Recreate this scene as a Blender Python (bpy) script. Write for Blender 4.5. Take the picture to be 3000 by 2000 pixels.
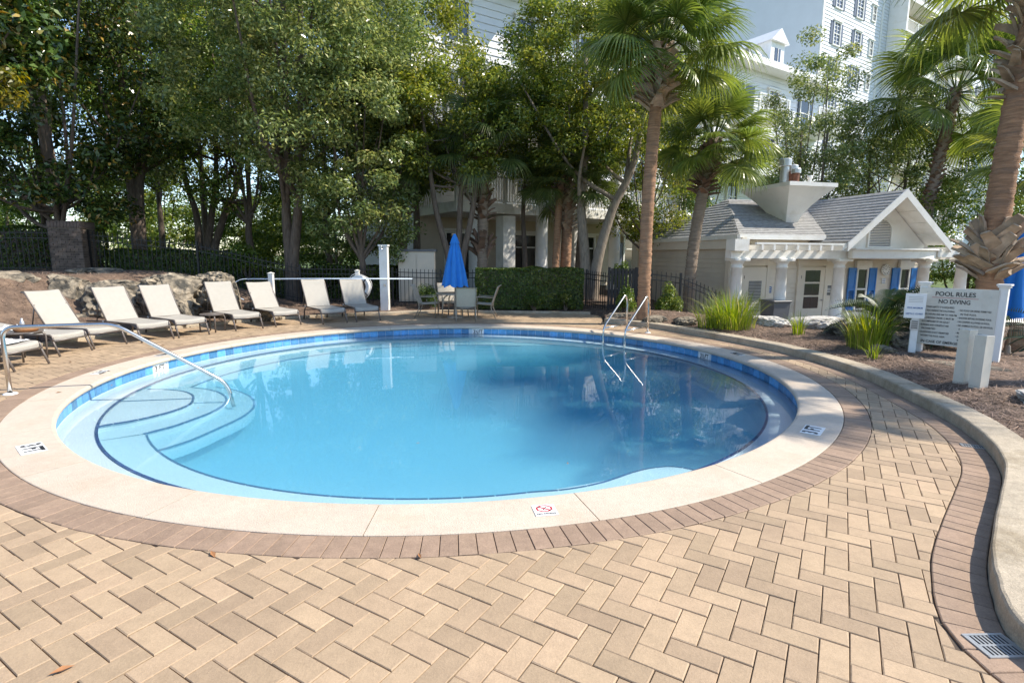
import bpy, bmesh, math, random
import numpy as np
from mathutils import Vector, Matrix, noise

for o in list(bpy.data.objects):
    bpy.data.objects.remove(o)
SC = bpy.context.scene
COL = SC.collection
random.seed(7)
RNG = np.random.default_rng(7)
R_ = math.radians
PI = math.pi

# ------------------------------------------------------------------ camera
cam_d = bpy.data.cameras.new('camera')
cam_d.sensor_width = 36.0
cam_d.lens = 1595.16 / 3000 * 36.0
cam_d.clip_start = 0.05
cam_d.clip_end = 2000
cam = bpy.data.objects.new('camera', cam_d)
COL.objects.link(cam)
_p, _r = R_(8.943), R_(0.36)
_fw = Vector((0, math.cos(_p), -math.sin(_p)))
_rt = Vector((1, 0, 0))
_up = _rt.cross(_fw)
_rt2 = _rt * math.cos(_r) + _up * math.sin(_r)
_up2 = -_rt * math.sin(_r) + _up * math.cos(_r)
m = Matrix((_rt2, _up2, -_fw)).transposed().to_4x4()
m.translation = (0, 0, 1.8)
cam.matrix_world = m
SC.camera = cam

# ------------------------------------------------------------------ world and sun
SUN_AZ, SUN_EL = R_(-2.0), R_(47.0)          # direction towards the sun, azimuth from +x
world = bpy.data.worlds.new('World')
SC.world = world
world.use_nodes = True
wn = world.node_tree
wn.nodes.clear()
sky = wn.nodes.new('ShaderNodeTexSky')
sky.sky_type = 'NISHITA'
sky.sun_disc = False
sky.sun_elevation = SUN_EL
sky.sun_rotation = PI / 2 - SUN_AZ
sky.air_density = 1.0
sky.dust_density = 0.35
sky.ozone_density = 2.0
bg = wn.nodes.new('ShaderNodeBackground')
bg.inputs['Strength'].default_value = 0.15
wo = wn.nodes.new('ShaderNodeOutputWorld')
wn.links.new(sky.outputs[0], bg.inputs[0])
wn.links.new(bg.outputs[0], wo.inputs[0])
sun_d = bpy.data.lights.new('sun', 'SUN')
sun_d.energy = 3.9
sun_d.angle = R_(0.53)
sun_d.color = (1.0, 0.92, 0.80)
sun = bpy.data.objects.new('sun', sun_d)
COL.objects.link(sun)
sdir = Vector((math.cos(SUN_AZ) * math.cos(SUN_EL), math.sin(SUN_AZ) * math.cos(SUN_EL), math.sin(SUN_EL)))
sun.rotation_euler = sdir.to_track_quat('Z', 'Y').to_euler()
SC.view_settings.view_transform = 'Standard'
SC.view_settings.look = 'None'
SC.view_settings.exposure = 0.92
SC.view_settings.gamma = 1.0
SC.view_settings.use_curve_mapping = False
SC.render.engine = 'CYCLES'
SC.cycles.use_denoising = True
SC.cycles.max_bounces = 8
SC.cycles.volume_bounces = 5
SC.cycles.transparent_max_bounces = 12
SC.cycles.caustics_reflective = False
SC.cycles.caustics_refractive = False

# ------------------------------------------------------------------ materials
MATS = {}


class NT:
    def __init__(s, name):
        s.m = bpy.data.materials.new(name)
        s.m.use_nodes = True
        s.t = s.m.node_tree
        s.b = s.t.nodes['Principled BSDF']
        s.o = s.t.nodes['Material Output']

    def n(s, kind, **kw):
        nd = s.t.nodes.new(kind)
        for k, v in kw.items():
            if k in nd.inputs:
                nd.inputs[k].default_value = v
            else:
                setattr(nd, k, v)
        return nd

    def l(s, a, b):
        s.t.links.new(a, b)


def ramp(nt, fac, stops):
    r = nt.n('ShaderNodeValToRGB')
    e = r.color_ramp.elements
    while len(e) < len(stops):
        e.new(0.5)
    for i, (p, c) in enumerate(stops):
        e[i].position = p
        e[i].color = (*c, 1) if len(c) == 3 else c
    nt.l(fac, r.inputs[0])
    return r


def mat(name, col, rough=0.6, metal=0.0, var=0.12, scale=6.0, bump=0.0, bscale=40.0, island=0.0, objr=0.0, spec=0.5,
        dirt=None, dscale=2.0, coord='Object', stretch=None, dlo=0.52, dhi=0.72, speck=0.0):
    """Procedural surface: base colour with two octaves of tone noise, optional stains and fine bump."""
    nt = NT(name)
    tc = nt.n('ShaderNodeTexCoord')
    src = tc.outputs['Object' if coord == 'World' else coord]
    if coord == 'World':
        g = nt.n('ShaderNodeNewGeometry')
        src = g.outputs['Position']
    if stretch:
        mp = nt.n('ShaderNodeMapping')
        mp.inputs['Scale'].default_value = stretch
        nt.l(src, mp.inputs[0])
        src = mp.outputs[0]
    no = nt.n('ShaderNodeTexNoise', Scale=scale, Detail=5.0, Roughness=0.6)
    nt.l(src, no.inputs['Vector'])
    lo = [max(0, c * (1 - var)) for c in col]
    hi = [min(1, c * (1 + var)) for c in col]
    rp = ramp(nt, no.outputs['Fac'], [(0.3, lo), (0.7, hi)])
    out = rp.outputs[0]
    if dirt:
        n2 = nt.n('ShaderNodeTexNoise', Scale=dscale, Detail=6.0, Roughness=0.65)
        nt.l(src, n2.inputs['Vector'])
        mk = ramp(nt, n2.outputs['Fac'], [(dlo, (0, 0, 0)), (dhi, (1, 1, 1))])
        mx = nt.n('ShaderNodeMix', data_type='RGBA')
        nt.l(mk.outputs[0], mx.inputs['Factor'])
        nt.l(out, mx.inputs[6])
        mx.inputs[7].default_value = (*dirt, 1)
        out = mx.outputs[2]
    if speck:
        n3 = nt.n('ShaderNodeTexNoise', Scale=95.0, Detail=3.0, Roughness=0.8)
        nt.l(src, n3.inputs['Vector'])
        n4 = nt.n('ShaderNodeTexNoise', Scale=14.0, Detail=6.0, Roughness=0.75)
        nt.l(src, n4.inputs['Vector'])
        av = nt.n('ShaderNodeMath', operation='ADD')
        nt.l(n3.outputs['Fac'], av.inputs[0])
        nt.l(n4.outputs['Fac'], av.inputs[1])
        ms = nt.n('ShaderNodeMapRange')
        ms.inputs['From Min'].default_value = 0.75
        ms.inputs['From Max'].default_value = 1.25
        ms.inputs['To Min'].default_value = 1 - speck
        ms.inputs['To Max'].default_value = 1 + speck
        nt.l(av.outputs[0], ms.inputs['Value'])
        h3 = nt.n('ShaderNodeHueSaturation')
        nt.l(ms.outputs[0], h3.inputs['Value'])
        nt.l(out, h3.inputs['Color'])
        out = h3.outputs[0]
    if island or objr:
        hs = nt.n('ShaderNodeHueSaturation')
        g2 = nt.n('ShaderNodeNewGeometry')
        oi = nt.n('ShaderNodeObjectInfo')
        ad = nt.n('ShaderNodeMath', operation='ADD')
        nt.l(g2.outputs['Random Per Island'], ad.inputs[0])
        if objr:
            nt.l(oi.outputs['Random'], ad.inputs[1])
        else:
            ad.inputs[1].default_value = 0
        fr = nt.n('ShaderNodeMath', operation='FRACT')
        nt.l(ad.outputs[0], fr.inputs[0])
        k = island or objr
        mr = nt.n('ShaderNodeMapRange')
        mr.inputs['To Min'].default_value = 1 - k
        mr.inputs['To Max'].default_value = 1 + k
        nt.l(fr.outputs[0], mr.inputs['Value'])
        nt.l(mr.outputs[0], hs.inputs['Value'])
        m7 = nt.n('ShaderNodeMath', operation='MULTIPLY')
        m7.inputs[1].default_value = 7.31
        nt.l(fr.outputs[0], m7.inputs[0])
        f7 = nt.n('ShaderNodeMath', operation='FRACT')
        nt.l(m7.outputs[0], f7.inputs[0])
        m2 = nt.n('ShaderNodeMapRange')
        m2.inputs['To Min'].default_value = 0.5 - k * 0.010
        m2.inputs['To Max'].default_value = 0.5 + k * 0.010
        nt.l(f7.outputs[0], m2.inputs['Value'])
        nt.l(m2.outputs[0], hs.inputs['Hue'])
        nt.l(out, hs.inputs['Color'])
        out = hs.outputs[0]
    nt.l(out, nt.b.inputs['Base Color'])
    nt.b.inputs['Roughness'].default_value = rough
    nt.b.inputs['Metallic'].default_value = metal
    nt.b.inputs['Specular IOR Level'].default_value = spec
    if bump:
        nb = nt.n('ShaderNodeTexNoise', Scale=bscale, Detail=6.0, Roughness=0.7)
        nt.l(src, nb.inputs['Vector'])
        bp = nt.n('ShaderNodeBump', Strength=bump, Distance=0.02)
        nt.l(nb.outputs['Fac'], bp.inputs['Height'])
        nt.l(bp.outputs[0], nt.b.inputs['Normal'])
    MATS[name] = nt.m
    return nt.m


def leaf_mat(name, dark, light, yellow=None, trans=0.3, rough=0.38, ycut=0.93):
    nt = NT(name)
    g = nt.n('ShaderNodeNewGeometry')
    stops = [(0.0, dark), (0.55, [(a + b) / 2 for a, b in zip(dark, light)]), (ycut - 0.03, light)]
    if yellow:
        stops.append((ycut + 0.02, yellow))
    rp = ramp(nt, g.outputs['Random Per Island'], stops)
    no = nt.n('ShaderNodeTexNoise', Scale=0.55, Detail=3.0)
    nt.l(g.outputs['Position'], no.inputs['Vector'])
    hs = nt.n('ShaderNodeHueSaturation')
    mr = nt.n('ShaderNodeMapRange')
    mr.inputs['From Min'].default_value = 0.3
    mr.inputs['From Max'].default_value = 0.7
    mr.inputs['To Min'].default_value = 0.475
    mr.inputs['To Max'].default_value = 0.515
    nt.l(no.outputs['Fac'], mr.inputs['Value'])
    nt.l(mr.outputs[0], hs.inputs['Hue'])
    nt.l(rp.outputs[0], hs.inputs['Color'])
    nt.l(hs.outputs[0], nt.b.inputs['Base Color'])
    nt.b.inputs['Roughness'].default_value = rough
    tr = nt.n('ShaderNodeBsdfTranslucent')
    hs2 = nt.n('ShaderNodeHueSaturation', Value=1.5, Saturation=1.15, Hue=0.485)
    nt.l(hs.outputs[0], hs2.inputs['Color'])
    nt.l(hs2.outputs[0], tr.inputs['Color'])
    mx = nt.n('ShaderNodeMixShader')
    mx.inputs[0].default_value = trans
    nt.l(nt.b.outputs[0], mx.inputs[1])
    nt.l(tr.outputs[0], mx.inputs[2])
    nt.l(mx.outputs[0], nt.o.inputs['Surface'])
    MATS[name] = nt.m
    return nt.m


M = MATS
mat('paver', (0.378, 0.272, 0.172), 0.75, var=0.07, scale=3.0, bump=0.25, bscale=60, objr=0.16, dirt=(0.30, 0.215, 0.14), dscale=0.9, coord='World', dlo=0.5, dhi=0.85, speck=0.13)
mat('border', (0.29, 0.20, 0.138), 0.75, var=0.08, scale=5.0, bump=0.25, bscale=60, objr=0.11, coord='World', speck=0.2)
mat('joint', (0.09, 0.068, 0.05), 0.95, var=0.35, scale=9, coord='World')
mat('coping', (0.565, 0.475, 0.375), 0.8, var=0.05, scale=2.2, bump=0.5, bscale=90, dirt=(0.52, 0.40, 0.29), dscale=1.6, coord='World', objr=0.03, dlo=0.5, dhi=0.8, speck=0.10)
mat('tile', (0.09, 0.28, 0.54), 0.25, var=0.2, scale=14, objr=0.38, coord='World')
mat('grout', (0.55, 0.66, 0.74), 0.7, var=0.08, coord='World')
mat('navy', (0.015, 0.03, 0.16), 0.3, var=0.2, objr=0.2, coord='World')
mat('plaster', (0.60, 0.71, 0.79), 0.7, var=0.04, scale=1.2, coord='World', dirt=(0.53, 0.65, 0.75), dscale=0.9)
mat('post_cream', (0.66, 0.61, 0.51), 0.5, var=0.05, scale=4, dirt=(0.55, 0.49, 0.38), dscale=3)
mat('plate', (0.80, 0.80, 0.78), 0.4, var=0.03)
mat('sign_panel', (0.64, 0.615, 0.54), 0.45, var=0.04, scale=3, dirt=(0.56, 0.53, 0.45), dscale=2.5)
mat('ink', (0.02, 0.02, 0.022), 0.5, var=0.1)
mat('red_ink', (0.45, 0.03, 0.04), 0.5, var=0.1)
mat('blue_ink', (0.05, 0.14, 0.34), 0.5, var=0.1)
mat('curb', (0.42, 0.35, 0.255), 0.85, var=0.12, scale=2.5, bump=0.5, bscale=70, dirt=(0.27, 0.21, 0.13), dscale=1.8, coord='World', speck=0.25)
mat('steel', (0.62, 0.60, 0.57), 0.22, metal=1.0, var=0.06)
mat('frame', (0.17, 0.145, 0.13), 0.42, metal=0.35, var=0.08)
mat('frame_tan', (0.36, 0.31, 0.25), 0.42, metal=0.3, var=0.08)
mat('sling', (0.385, 0.36, 0.315), 0.75, var=0.04, scale=14, bump=0.35, bscale=220, objr=0.03, dirt=(0.36, 0.33, 0.285), dscale=1.7)
mat('sling_tan', (0.50, 0.44, 0.35), 0.75, var=0.05, scale=14, bump=0.3, bscale=220)
mat('white', (0.78, 0.77, 0.74), 0.5, var=0.03, scale=3, dirt=(0.66, 0.64, 0.58), dscale=1.5, coord='World')
mat('trim', (0.84, 0.82, 0.77), 0.5, var=0.03, scale=3, dirt=(0.66, 0.63, 0.56), dscale=1.2, coord='World')
mat('cream', (0.74, 0.665, 0.55), 0.55, var=0.03, scale=3, coord='World')
mat('stucco_shade', (0.58, 0.515, 0.42), 0.8, var=0.05, scale=2, bump=0.2, bscale=50, coord='World')  # wall beige, also the shade tone of cabinet and balcony backs
mat('siding', (0.70, 0.71, 0.74), 0.55, var=0.03, scale=1.0, coord='World')
mat('shingle', (0.33, 0.325, 0.315), 0.9, var=0.28, scale=7, bump=0.5, bscale=90, objr=0.10, coord='World', stretch=(1, 1, 3))
mat('blue_paint', (0.012, 0.16, 0.50), 0.4, var=0.08)
mat('navy_shutter', (0.10, 0.12, 0.17), 0.5, var=0.1)
mat('black_iron', (0.012, 0.012, 0.014), 0.45, var=0.2)
mat('black_wood', (0.022, 0.02, 0.02), 0.6, var=0.3, scale=12, stretch=(6, 6, 1))
mat('brick', (0.115, 0.085, 0.068), 0.85, var=0.3, scale=8, bump=0.4, island=0.35)
mat('mortar', (0.20, 0.17, 0.14), 0.9, var=0.2)
mat('rock', (0.27, 0.225, 0.165), 0.9, var=0.55, scale=5, bump=1.0, bscale=8, dirt=(0.06, 0.055, 0.045), dscale=3.5, dlo=0.45, dhi=0.6)  # dark dirt patches also paint the shade of crevices
mat('pale_rock', (0.55, 0.52, 0.47), 0.9, var=0.3, scale=3, bump=1.0, bscale=11, dirt=(0.16, 0.145, 0.13), dscale=2.4)
mat('bark', (0.15, 0.115, 0.09), 0.9, var=0.4, scale=6, bump=1.0, bscale=16, stretch=(3, 3, 0.7))
mat('bark_pale', (0.26, 0.215, 0.17), 0.9, var=0.35, scale=6, bump=0.9, bscale=16, stretch=(3, 3, 0.7))
mat('palm_bark', (0.33, 0.185, 0.105), 0.9, var=0.35, scale=5, bump=1.0, bscale=9, stretch=(0.8, 0.8, 7), dirt=(0.20, 0.13, 0.09), dscale=1.2)
mat('palm_bark_grey', (0.25, 0.19, 0.14), 0.9, var=0.3, scale=5, bump=1.0, bscale=9, stretch=(0.8, 0.8, 7))
mat('boot', (0.40, 0.30, 0.21), 0.85, var=0.35, scale=6, bump=0.6, bscale=20, objr=0.3, stretch=(1, 1, 0.4))
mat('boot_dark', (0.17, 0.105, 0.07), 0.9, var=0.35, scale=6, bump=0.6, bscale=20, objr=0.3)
mat('straw', (0.27, 0.185, 0.135), 0.9, var=0.3, island=0.5)
mat('dead_leaf', (0.30, 0.14, 0.055), 0.7, var=0.3, objr=0.3)
mat('canvas', (0.014, 0.19, 0.60), 0.7, var=0.06, scale=8)
mat('grey_plastic', (0.10, 0.105, 0.115), 0.5, var=0.1)
mat('red', (0.62, 0.02, 0.025), 0.35, var=0.05)
mat('towel', (0.78, 0.78, 0.77), 0.9, var=0.03, bump=0.6, bscale=60)
mat('rust', (0.17, 0.07, 0.04), 0.8, var=0.4, scale=7)
mat('galv', (0.50, 0.51, 0.51), 0.4, metal=0.7, var=0.1)
mat('pipe_blue', (0.62, 0.72, 0.85), 0.35, var=0.04)
mat('hollow_shade', (0.012, 0.012, 0.014), 0.9, var=0.1)  # flat black for the shade inside the drain
leaf_mat('oak_leaf', (0.042, 0.10, 0.02), (0.27, 0.365, 0.085), (0.46, 0.46, 0.13), trans=0.38, rough=0.22)
leaf_mat('oak_leaf_yellow', (0.06, 0.105, 0.018), (0.32, 0.375, 0.075), (0.47, 0.46, 0.11), trans=0.40, rough=0.24)
leaf_mat('oak_leaf_grey', (0.075, 0.125, 0.038), (0.34, 0.40, 0.14), (0.48, 0.50, 0.21), trans=0.36, rough=0.22)
leaf_mat('magnolia_leaf', (0.02, 0.05, 0.012), (0.115, 0.17, 0.035), (0.34, 0.24, 0.05), trans=0.15, rough=0.22)
leaf_mat('hedge_leaf', (0.03, 0.065, 0.012), (0.13, 0.19, 0.035), (0.26, 0.29, 0.05))
leaf_mat('bush_leaf', (0.06, 0.115, 0.02), (0.21, 0.29, 0.05), (0.34, 0.36, 0.08))
leaf_mat('palm_leaf', (0.08, 0.125, 0.026), (0.25, 0.315, 0.075), (0.42, 0.40, 0.13), trans=0.40, rough=0.3)
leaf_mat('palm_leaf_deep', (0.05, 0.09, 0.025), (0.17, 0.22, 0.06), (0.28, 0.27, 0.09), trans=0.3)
leaf_mat('grass_leaf', (0.10, 0.17, 0.02), (0.32, 0.38, 0.05), (0.50, 0.43, 0.16), trans=0.4)
leaf_mat('cycad_leaf', (0.018, 0.045, 0.018), (0.06, 0.10, 0.035), (0.13, 0.12, 0.05), trans=0.1)
leaf_mat('yellow_leaf', (0.06, 0.085, 0.012), (0.26, 0.22, 0.02), (0.42, 0.34, 0.03), trans=0.4)


def glass_mat(name, col, rough=0.06):
    nt = NT(name)
    nt.b.inputs['Base Color'].default_value = (*col, 1)
    nt.b.inputs['Roughness'].default_value = rough
    nt.b.inputs['Specular IOR Level'].default_value = 0.8
    no = nt.n('ShaderNodeTexNoise', Scale=0.8)
    bp = nt.n('ShaderNodeBump', Strength=0.08)
    nt.l(no.outputs['Fac'], bp.inputs['Height'])
    nt.l(bp.outputs[0], nt.b.inputs['Normal'])
    MATS[name] = nt.m


glass_mat('pane_glass', (0.022, 0.026, 0.03))
glass_mat('pane_glass_blue', (0.05, 0.065, 0.10))


def ground_mat():
    nt = NT('mulch')
    g = nt.n('ShaderNodeNewGeometry')
    no = nt.n('ShaderNodeTexNoise', Scale=3.0, Detail=8.0, Roughness=0.75)
    nt.l(g.outputs['Position'], no.inputs['Vector'])
    rp = ramp(nt, no.outputs['Fac'], [(0.3, (0.06, 0.042, 0.032)), (0.5, (0.14, 0.095, 0.068)), (0.72, (0.25, 0.17, 0.115))])
    n2 = nt.n('ShaderNodeTexNoise', Scale=0.35, Detail=4.0)
    nt.l(g.outputs['Position'], n2.inputs['Vector'])
    gr = ramp(nt, n2.outputs['Fac'], [(0.35, (0.05, 0.085, 0.018)), (0.65, (0.11, 0.15, 0.03))])
    # lawn starts beyond the planted strip behind the fence
    sep = nt.n('ShaderNodeSeparateXYZ')
    nt.l(g.outputs['Position'], sep.inputs[0])
    ln = nt.n('ShaderNodeVectorMath', operation='LENGTH')
    sb = nt.n('ShaderNodeVectorMath', operation='SUBTRACT')
    sb.inputs[1].default_value = (-0.97, 8.83, 0)
    nt.l(g.outputs['Position'], sb.inputs[0])
    nt.l(sb.outputs[0], ln.inputs[0])
    mr = nt.n('ShaderNodeMapRange')
    mr.inputs['From Min'].default_value = 21
    mr.inputs['From Max'].default_value = 24
    nt.l(ln.outputs['Value'], mr.inputs['Value'])
    mx = nt.n('ShaderNodeMix', data_type='RGBA')
    nt.l(mr.outputs[0], mx.inputs['Factor'])
    nt.l(rp.outputs[0], mx.inputs[6])
    nt.l(gr.outputs[0], mx.inputs[7])
    nt.l(mx.outputs[2], nt.b.inputs['Base Color'])
    nt.b.inputs['Roughness'].default_value = 0.95
    bn = nt.n('ShaderNodeTexNoise', Scale=22.0, Detail=6.0)
    nt.l(g.outputs['Position'], bn.inputs['Vector'])
    bp = nt.n('ShaderNodeBump', Strength=0.8, Distance=0.04)
    nt.l(bn.outputs['Fac'], bp.inputs['Height'])
    nt.l(bp.outputs[0], nt.b.inputs['Normal'])
    MATS['mulch'] = nt.m


ground_mat()


def water_mat():
    nt = NT('water')
    nt.t.nodes.remove(nt.b)
    fr = nt.n('ShaderNodeFresnel', IOR=1.33)
    no = nt.n('ShaderNodeTexNoise', Scale=1.3, Detail=3.0)
    g = nt.n('ShaderNodeNewGeometry')
    nt.l(g.outputs['Position'], no.inputs['Vector'])
    bp = nt.n('ShaderNodeBump', Strength=0.035, Distance=0.05)
    nt.l(no.outputs['Fac'], bp.inputs['Height'])
    tr = nt.n('ShaderNodeBsdfTransparent')
    gl = nt.n('ShaderNodeBsdfGlossy', Roughness=0.015)
    nt.l(bp.outputs[0], gl.inputs['Normal'])
    nt.l(bp.outputs[0], fr.inputs['Normal'])
    mx = nt.n('ShaderNodeMixShader')
    nt.l(fr.outputs[0], mx.inputs[0])
    nt.l(tr.outputs[0], mx.inputs[1])
    nt.l(gl.outputs[0], mx.inputs[2])
    nt.l(mx.outputs[0], nt.o.inputs['Surface'])
    ab = nt.n('ShaderNodeVolumeAbsorption', Density=WATER_DENS)
    ab.inputs['Color'].default_value = (0.03, 0.66, 0.82, 1)
    sc_ = nt.n('ShaderNodeVolumeScatter', Density=0.72, Anisotropy=0.0)
    sc_.inputs['Color'].default_value = (0.40, 0.72, 0.90, 1)
    ad = nt.n('ShaderNodeAddShader')
    nt.l(ab.outputs[0], ad.inputs[0])
    nt.l(sc_.outputs[0], ad.inputs[1])
    nt.l(ad.outputs[0], nt.o.inputs['Volume'])
    MATS['water'] = nt.m


WATER_DENS = 0.95
water_mat()


# ------------------------------------------------------------------ mesh helpers
class MB:
    def __init__(s):
        s.v = []
        s.f = []

    def add(s, vs, fs):
        k = len(s.v)
        s.v.extend([tuple(v) for v in vs])
        s.f.extend([tuple(i + k for i in f) for f in fs])
        return s

    def box(s, c, d, rz=0.0, rot=None, bevel=0.0):
        x, y, z = d[0] / 2, d[1] / 2, d[2] / 2
        if bevel <= 0:
            vs = [Vector((a * x, b * y, e * z)) for e in (-1, 1) for a, b in ((-1, -1), (1, -1), (1, 1), (-1, 1))]
            fs = [(3, 2, 1, 0), (4, 5, 6, 7), (0, 1, 5, 4), (1, 2, 6, 5), (2, 3, 7, 6), (3, 0, 4, 7)]
        else:
            b_ = bevel
            vs = []
            for e, ins in ((-1, b_), (-1, 0), (1, 0), (1, b_)):
                zz = e * z if ins else e * (z - b_)
                for a, b in ((-1, -1), (1, -1), (1, 1), (-1, 1)):
                    vs.append(Vector((a * (x - ins), b * (y - ins), zz)))
            fs = [(3, 2, 1, 0), (12, 13, 14, 15)]
            for r in range(3):
                for i in range(4):
                    j = (i + 1) % 4
                    fs.append((r * 4 + i, r * 4 + j, r * 4 + 4 + j, r * 4 + 4 + i))
        mt = rot if rot is not None else Matrix.Rotation(rz, 3, 'Z')
        c = Vector(c)
        return s.add([mt @ v + c for v in vs], fs)

    def tube(s, pts, r, n=8, caps=True, closed=False, rz=None):
        pts = [Vector(p) for p in pts]
        rs = r if isinstance(r, (list, tuple, np.ndarray)) else [r] * len(pts)
        N = len(pts)
        k = len(s.v)
        prev = None
        for i, p in enumerate(pts):
            a = pts[(i - 1) % N] if (closed or i > 0) else p
            b = pts[(i + 1) % N] if (closed or i < N - 1) else p
            t = (b - a).normalized()
            if prev is None:
                ref = Vector((0, 0, 1)) if abs(t.z) < 0.9 else Vector((1, 0, 0))
                u = t.cross(ref).normalized()
            else:
                u = (prev - t * prev.dot(t))
                if u.length < 1e-6:
                    u = t.orthogonal()
                u.normalize()
            w = t.cross(u)
            prev = u
            for j in range(n):
                an = 2 * PI * j / n + (PI / n)
                s.v.append(tuple(p + (u * math.cos(an) + w * math.sin(an)) * rs[i]))
        M_ = N if closed else N - 1
        for i in range(M_):
            for j in range(n):
                a = k + i * n + j
                b = k + i * n + (j + 1) % n
                c = k + ((i + 1) % N) * n + (j + 1) % n
                d = k + ((i + 1) % N) * n + j
                s.f.append((a, b, c, d))
        if caps and not closed:
            s.f.append(tuple(k + j for j in reversed(range(n))))
            s.f.append(tuple(k + (N - 1) * n + j for j in range(n)))
        return s

    def lathe(s, prof, n=24, c=(0, 0, 0), a0=0.0, a1=2 * PI, cap=False):
        k = len(s.v)
        full = abs(a1 - a0 - 2 * PI) < 1e-6
        m_ = n if full else n + 1
        for r, z in prof:
            for j in range(m_):
                an = a0 + (a1 - a0) * j / n
                s.v.append((c[0] + r * math.cos(an), c[1] + r * math.sin(an), c[2] + z))
        for i in range(len(prof) - 1):
            for j in range(n):
                a = k + i * m_ + j
                b = k + i * m_ + (j + 1) % m_
                s.f.append((a, b, b + m_, a + m_))
        if cap and full:
            s.f.append(tuple(k + j for j in reversed(range(m_))))
            s.f.append(tuple(k + (len(prof) - 1) * m_ + j for j in range(m_)))
        if cap and not full:
            s.f.append(tuple(k + i * m_ for i in range(len(prof))))
            s.f.append(tuple(k + i * m_ + m_ - 1 for i in reversed(range(len(prof)))))
        return s

    def prism(s, poly, z0, z1):
        n = len(poly)
        vs = [(x, y, z0) for x, y in poly] + [(x, y, z1) for x, y in poly]
        fs = [tuple(reversed(range(n))), tuple(range(n, 2 * n))]
        fs += [(i, (i + 1) % n, n + (i + 1) % n, n + i) for i in range(n)]
        return s.add(vs, fs)

    def build(s, name, material, parent=None, smooth=False, recalc=False):
        me = bpy.data.meshes.new(name)
        me.from_pydata(s.v, [], s.f)
        if recalc:
            b = bmesh.new()
            b.from_mesh(me)
            bmesh.ops.recalc_face_normals(b, faces=b.faces)
            b.to_mesh(me)
            b.free()
        return link(name, me, material, parent, smooth)


def link(name, me, material, parent=None, smooth=False):
    if not me.materials:
        me.materials.append(M[material] if isinstance(material, str) else material)
    if smooth:
        me.polygons.foreach_set('use_smooth', [True] * len(me.polygons))
    o = bpy.data.objects.new(name, me)
    COL.objects.link(o)
    if parent is not None:
        o.parent = parent
    return o


def np_mesh(name, verts, quads, material, parent=None, tris=False, smooth=False):
    me = bpy.data.meshes.new(name)
    k = 3 if tris else 4
    verts = np.ascontiguousarray(verts, dtype=np.float32)
    quads = np.ascontiguousarray(quads, dtype=np.int32)
    me.vertices.add(len(verts))
    me.vertices.foreach_set('co', verts.ravel())
    me.loops.add(quads.size)
    me.loops.foreach_set('vertex_index', quads.ravel())
    me.polygons.add(len(quads))
    me.polygons.foreach_set('loop_start', np.arange(0, quads.size, k, dtype=np.int32))
    me.update(calc_edges=True)
    return link(name, me, material, parent, smooth)


def tag(o, label=None, cat=None, group=None, kind=None):
    if label:
        o['label'] = label
    if cat:
        o['category'] = cat
    if group:
        o['group'] = group
    if kind:
        o['kind'] = kind
    return o


def thing(name, label, cat, loc=(0, 0, 0), rz=0.0, group=None):
    o = bpy.data.objects.new(name, None)
    o.empty_display_size = 0.2
    COL.objects.link(o)
    o.location = loc
    o.rotation_euler = (0, 0, rz)
    return tag(o, label, cat, group)


def copy_tree(o, parent=None):
    c = o.copy()
    COL.objects.link(c)
    if parent is not None:
        c.parent = parent
    for ch in o.children:
        copy_tree(ch, c)
    return c


def inst(src, parent, loc, rot=(0, 0, 0), scale=None):
    c = src.copy()
    COL.objects.link(c)
    c.parent = parent
    c.location = loc
    c.rotation_euler = rot
    if scale is not None:
        c.scale = scale if not isinstance(scale, (int, float)) else (scale,) * 3
    return c


def smoothstep(a, b, x):
    t = np.clip((np.asarray(x, float) - a) / (b - a), 0, 1)
    return t * t * (3 - 2 * t)


def catmull(pts, n=8):
    P = [np.array(p, float) for p in pts]
    P = [2 * P[0] - P[1]] + P + [2 * P[-1] - P[-2]]
    out = []
    for i in range(1, len(P) - 2):
        for k in range(n):
            t = k / n
            a, b, c, d = P[i - 1], P[i], P[i + 1], P[i + 2]
            out.append(0.5 * ((2 * b) + (c - a) * t + (2 * a - 5 * b + 4 * c - d) * t * t + (3 * b - a - 3 * c + d) * t ** 3))
    out.append(P[-2])
    return np.array(out)


def clip_half(poly, p0, nrm):
    """keep the side of the polygon where (p-p0).nrm <= 0"""
    out = []
    n = len(poly)
    for i in range(n):
        a, b = poly[i], poly[(i + 1) % n]
        da = (a[0] - p0[0]) * nrm[0] + (a[1] - p0[1]) * nrm[1]
        db = (b[0] - p0[0]) * nrm[0] + (b[1] - p0[1]) * nrm[1]
        if da <= 0:
            out.append(a)
        if (da < 0 < db) or (db < 0 < da):
            t = da / (da - db)
            out.append((a[0] + (b[0] - a[0]) * t, a[1] + (b[1] - a[1]) * t))
    return out


def area2(poly):
    return 0.5 * sum(poly[i][0] * poly[(i + 1) % len(poly)][1] - poly[(i + 1) % len(poly)][0] * poly[i][1] for i in range(len(poly)))


def slab_from_poly(mb, poly, z0, z1, ch=0.004, dz=0.004):
    """chamfered slab over a convex polygon"""
    n = len(poly)
    cx = sum(q[0] for q in poly) / n
    cy = sum(q[1] for q in poly) / n
    ins = []
    for x, y in poly:
        dx, dy = cx - x, cy - y
        L = math.hypot(dx, dy) or 1
        k = min(ch * 1.6, L * 0.4)
        ins.append((x + dx / L * k, y + dy / L * k))
    vs = [(x, y, z0) for x, y in poly] + [(x, y, z1 - dz) for x, y in poly] + [(x, y, z1) for x, y in ins]
    fs = [tuple(range(2 * n, 3 * n))]
    for r in (0, 1):
        fs += [(r * n + i, r * n + (i + 1) % n, (r + 1) * n + (i + 1) % n, (r + 1) * n + i) for i in range(n)]
    mb.add(vs, fs)


_text_cache = {}


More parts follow.
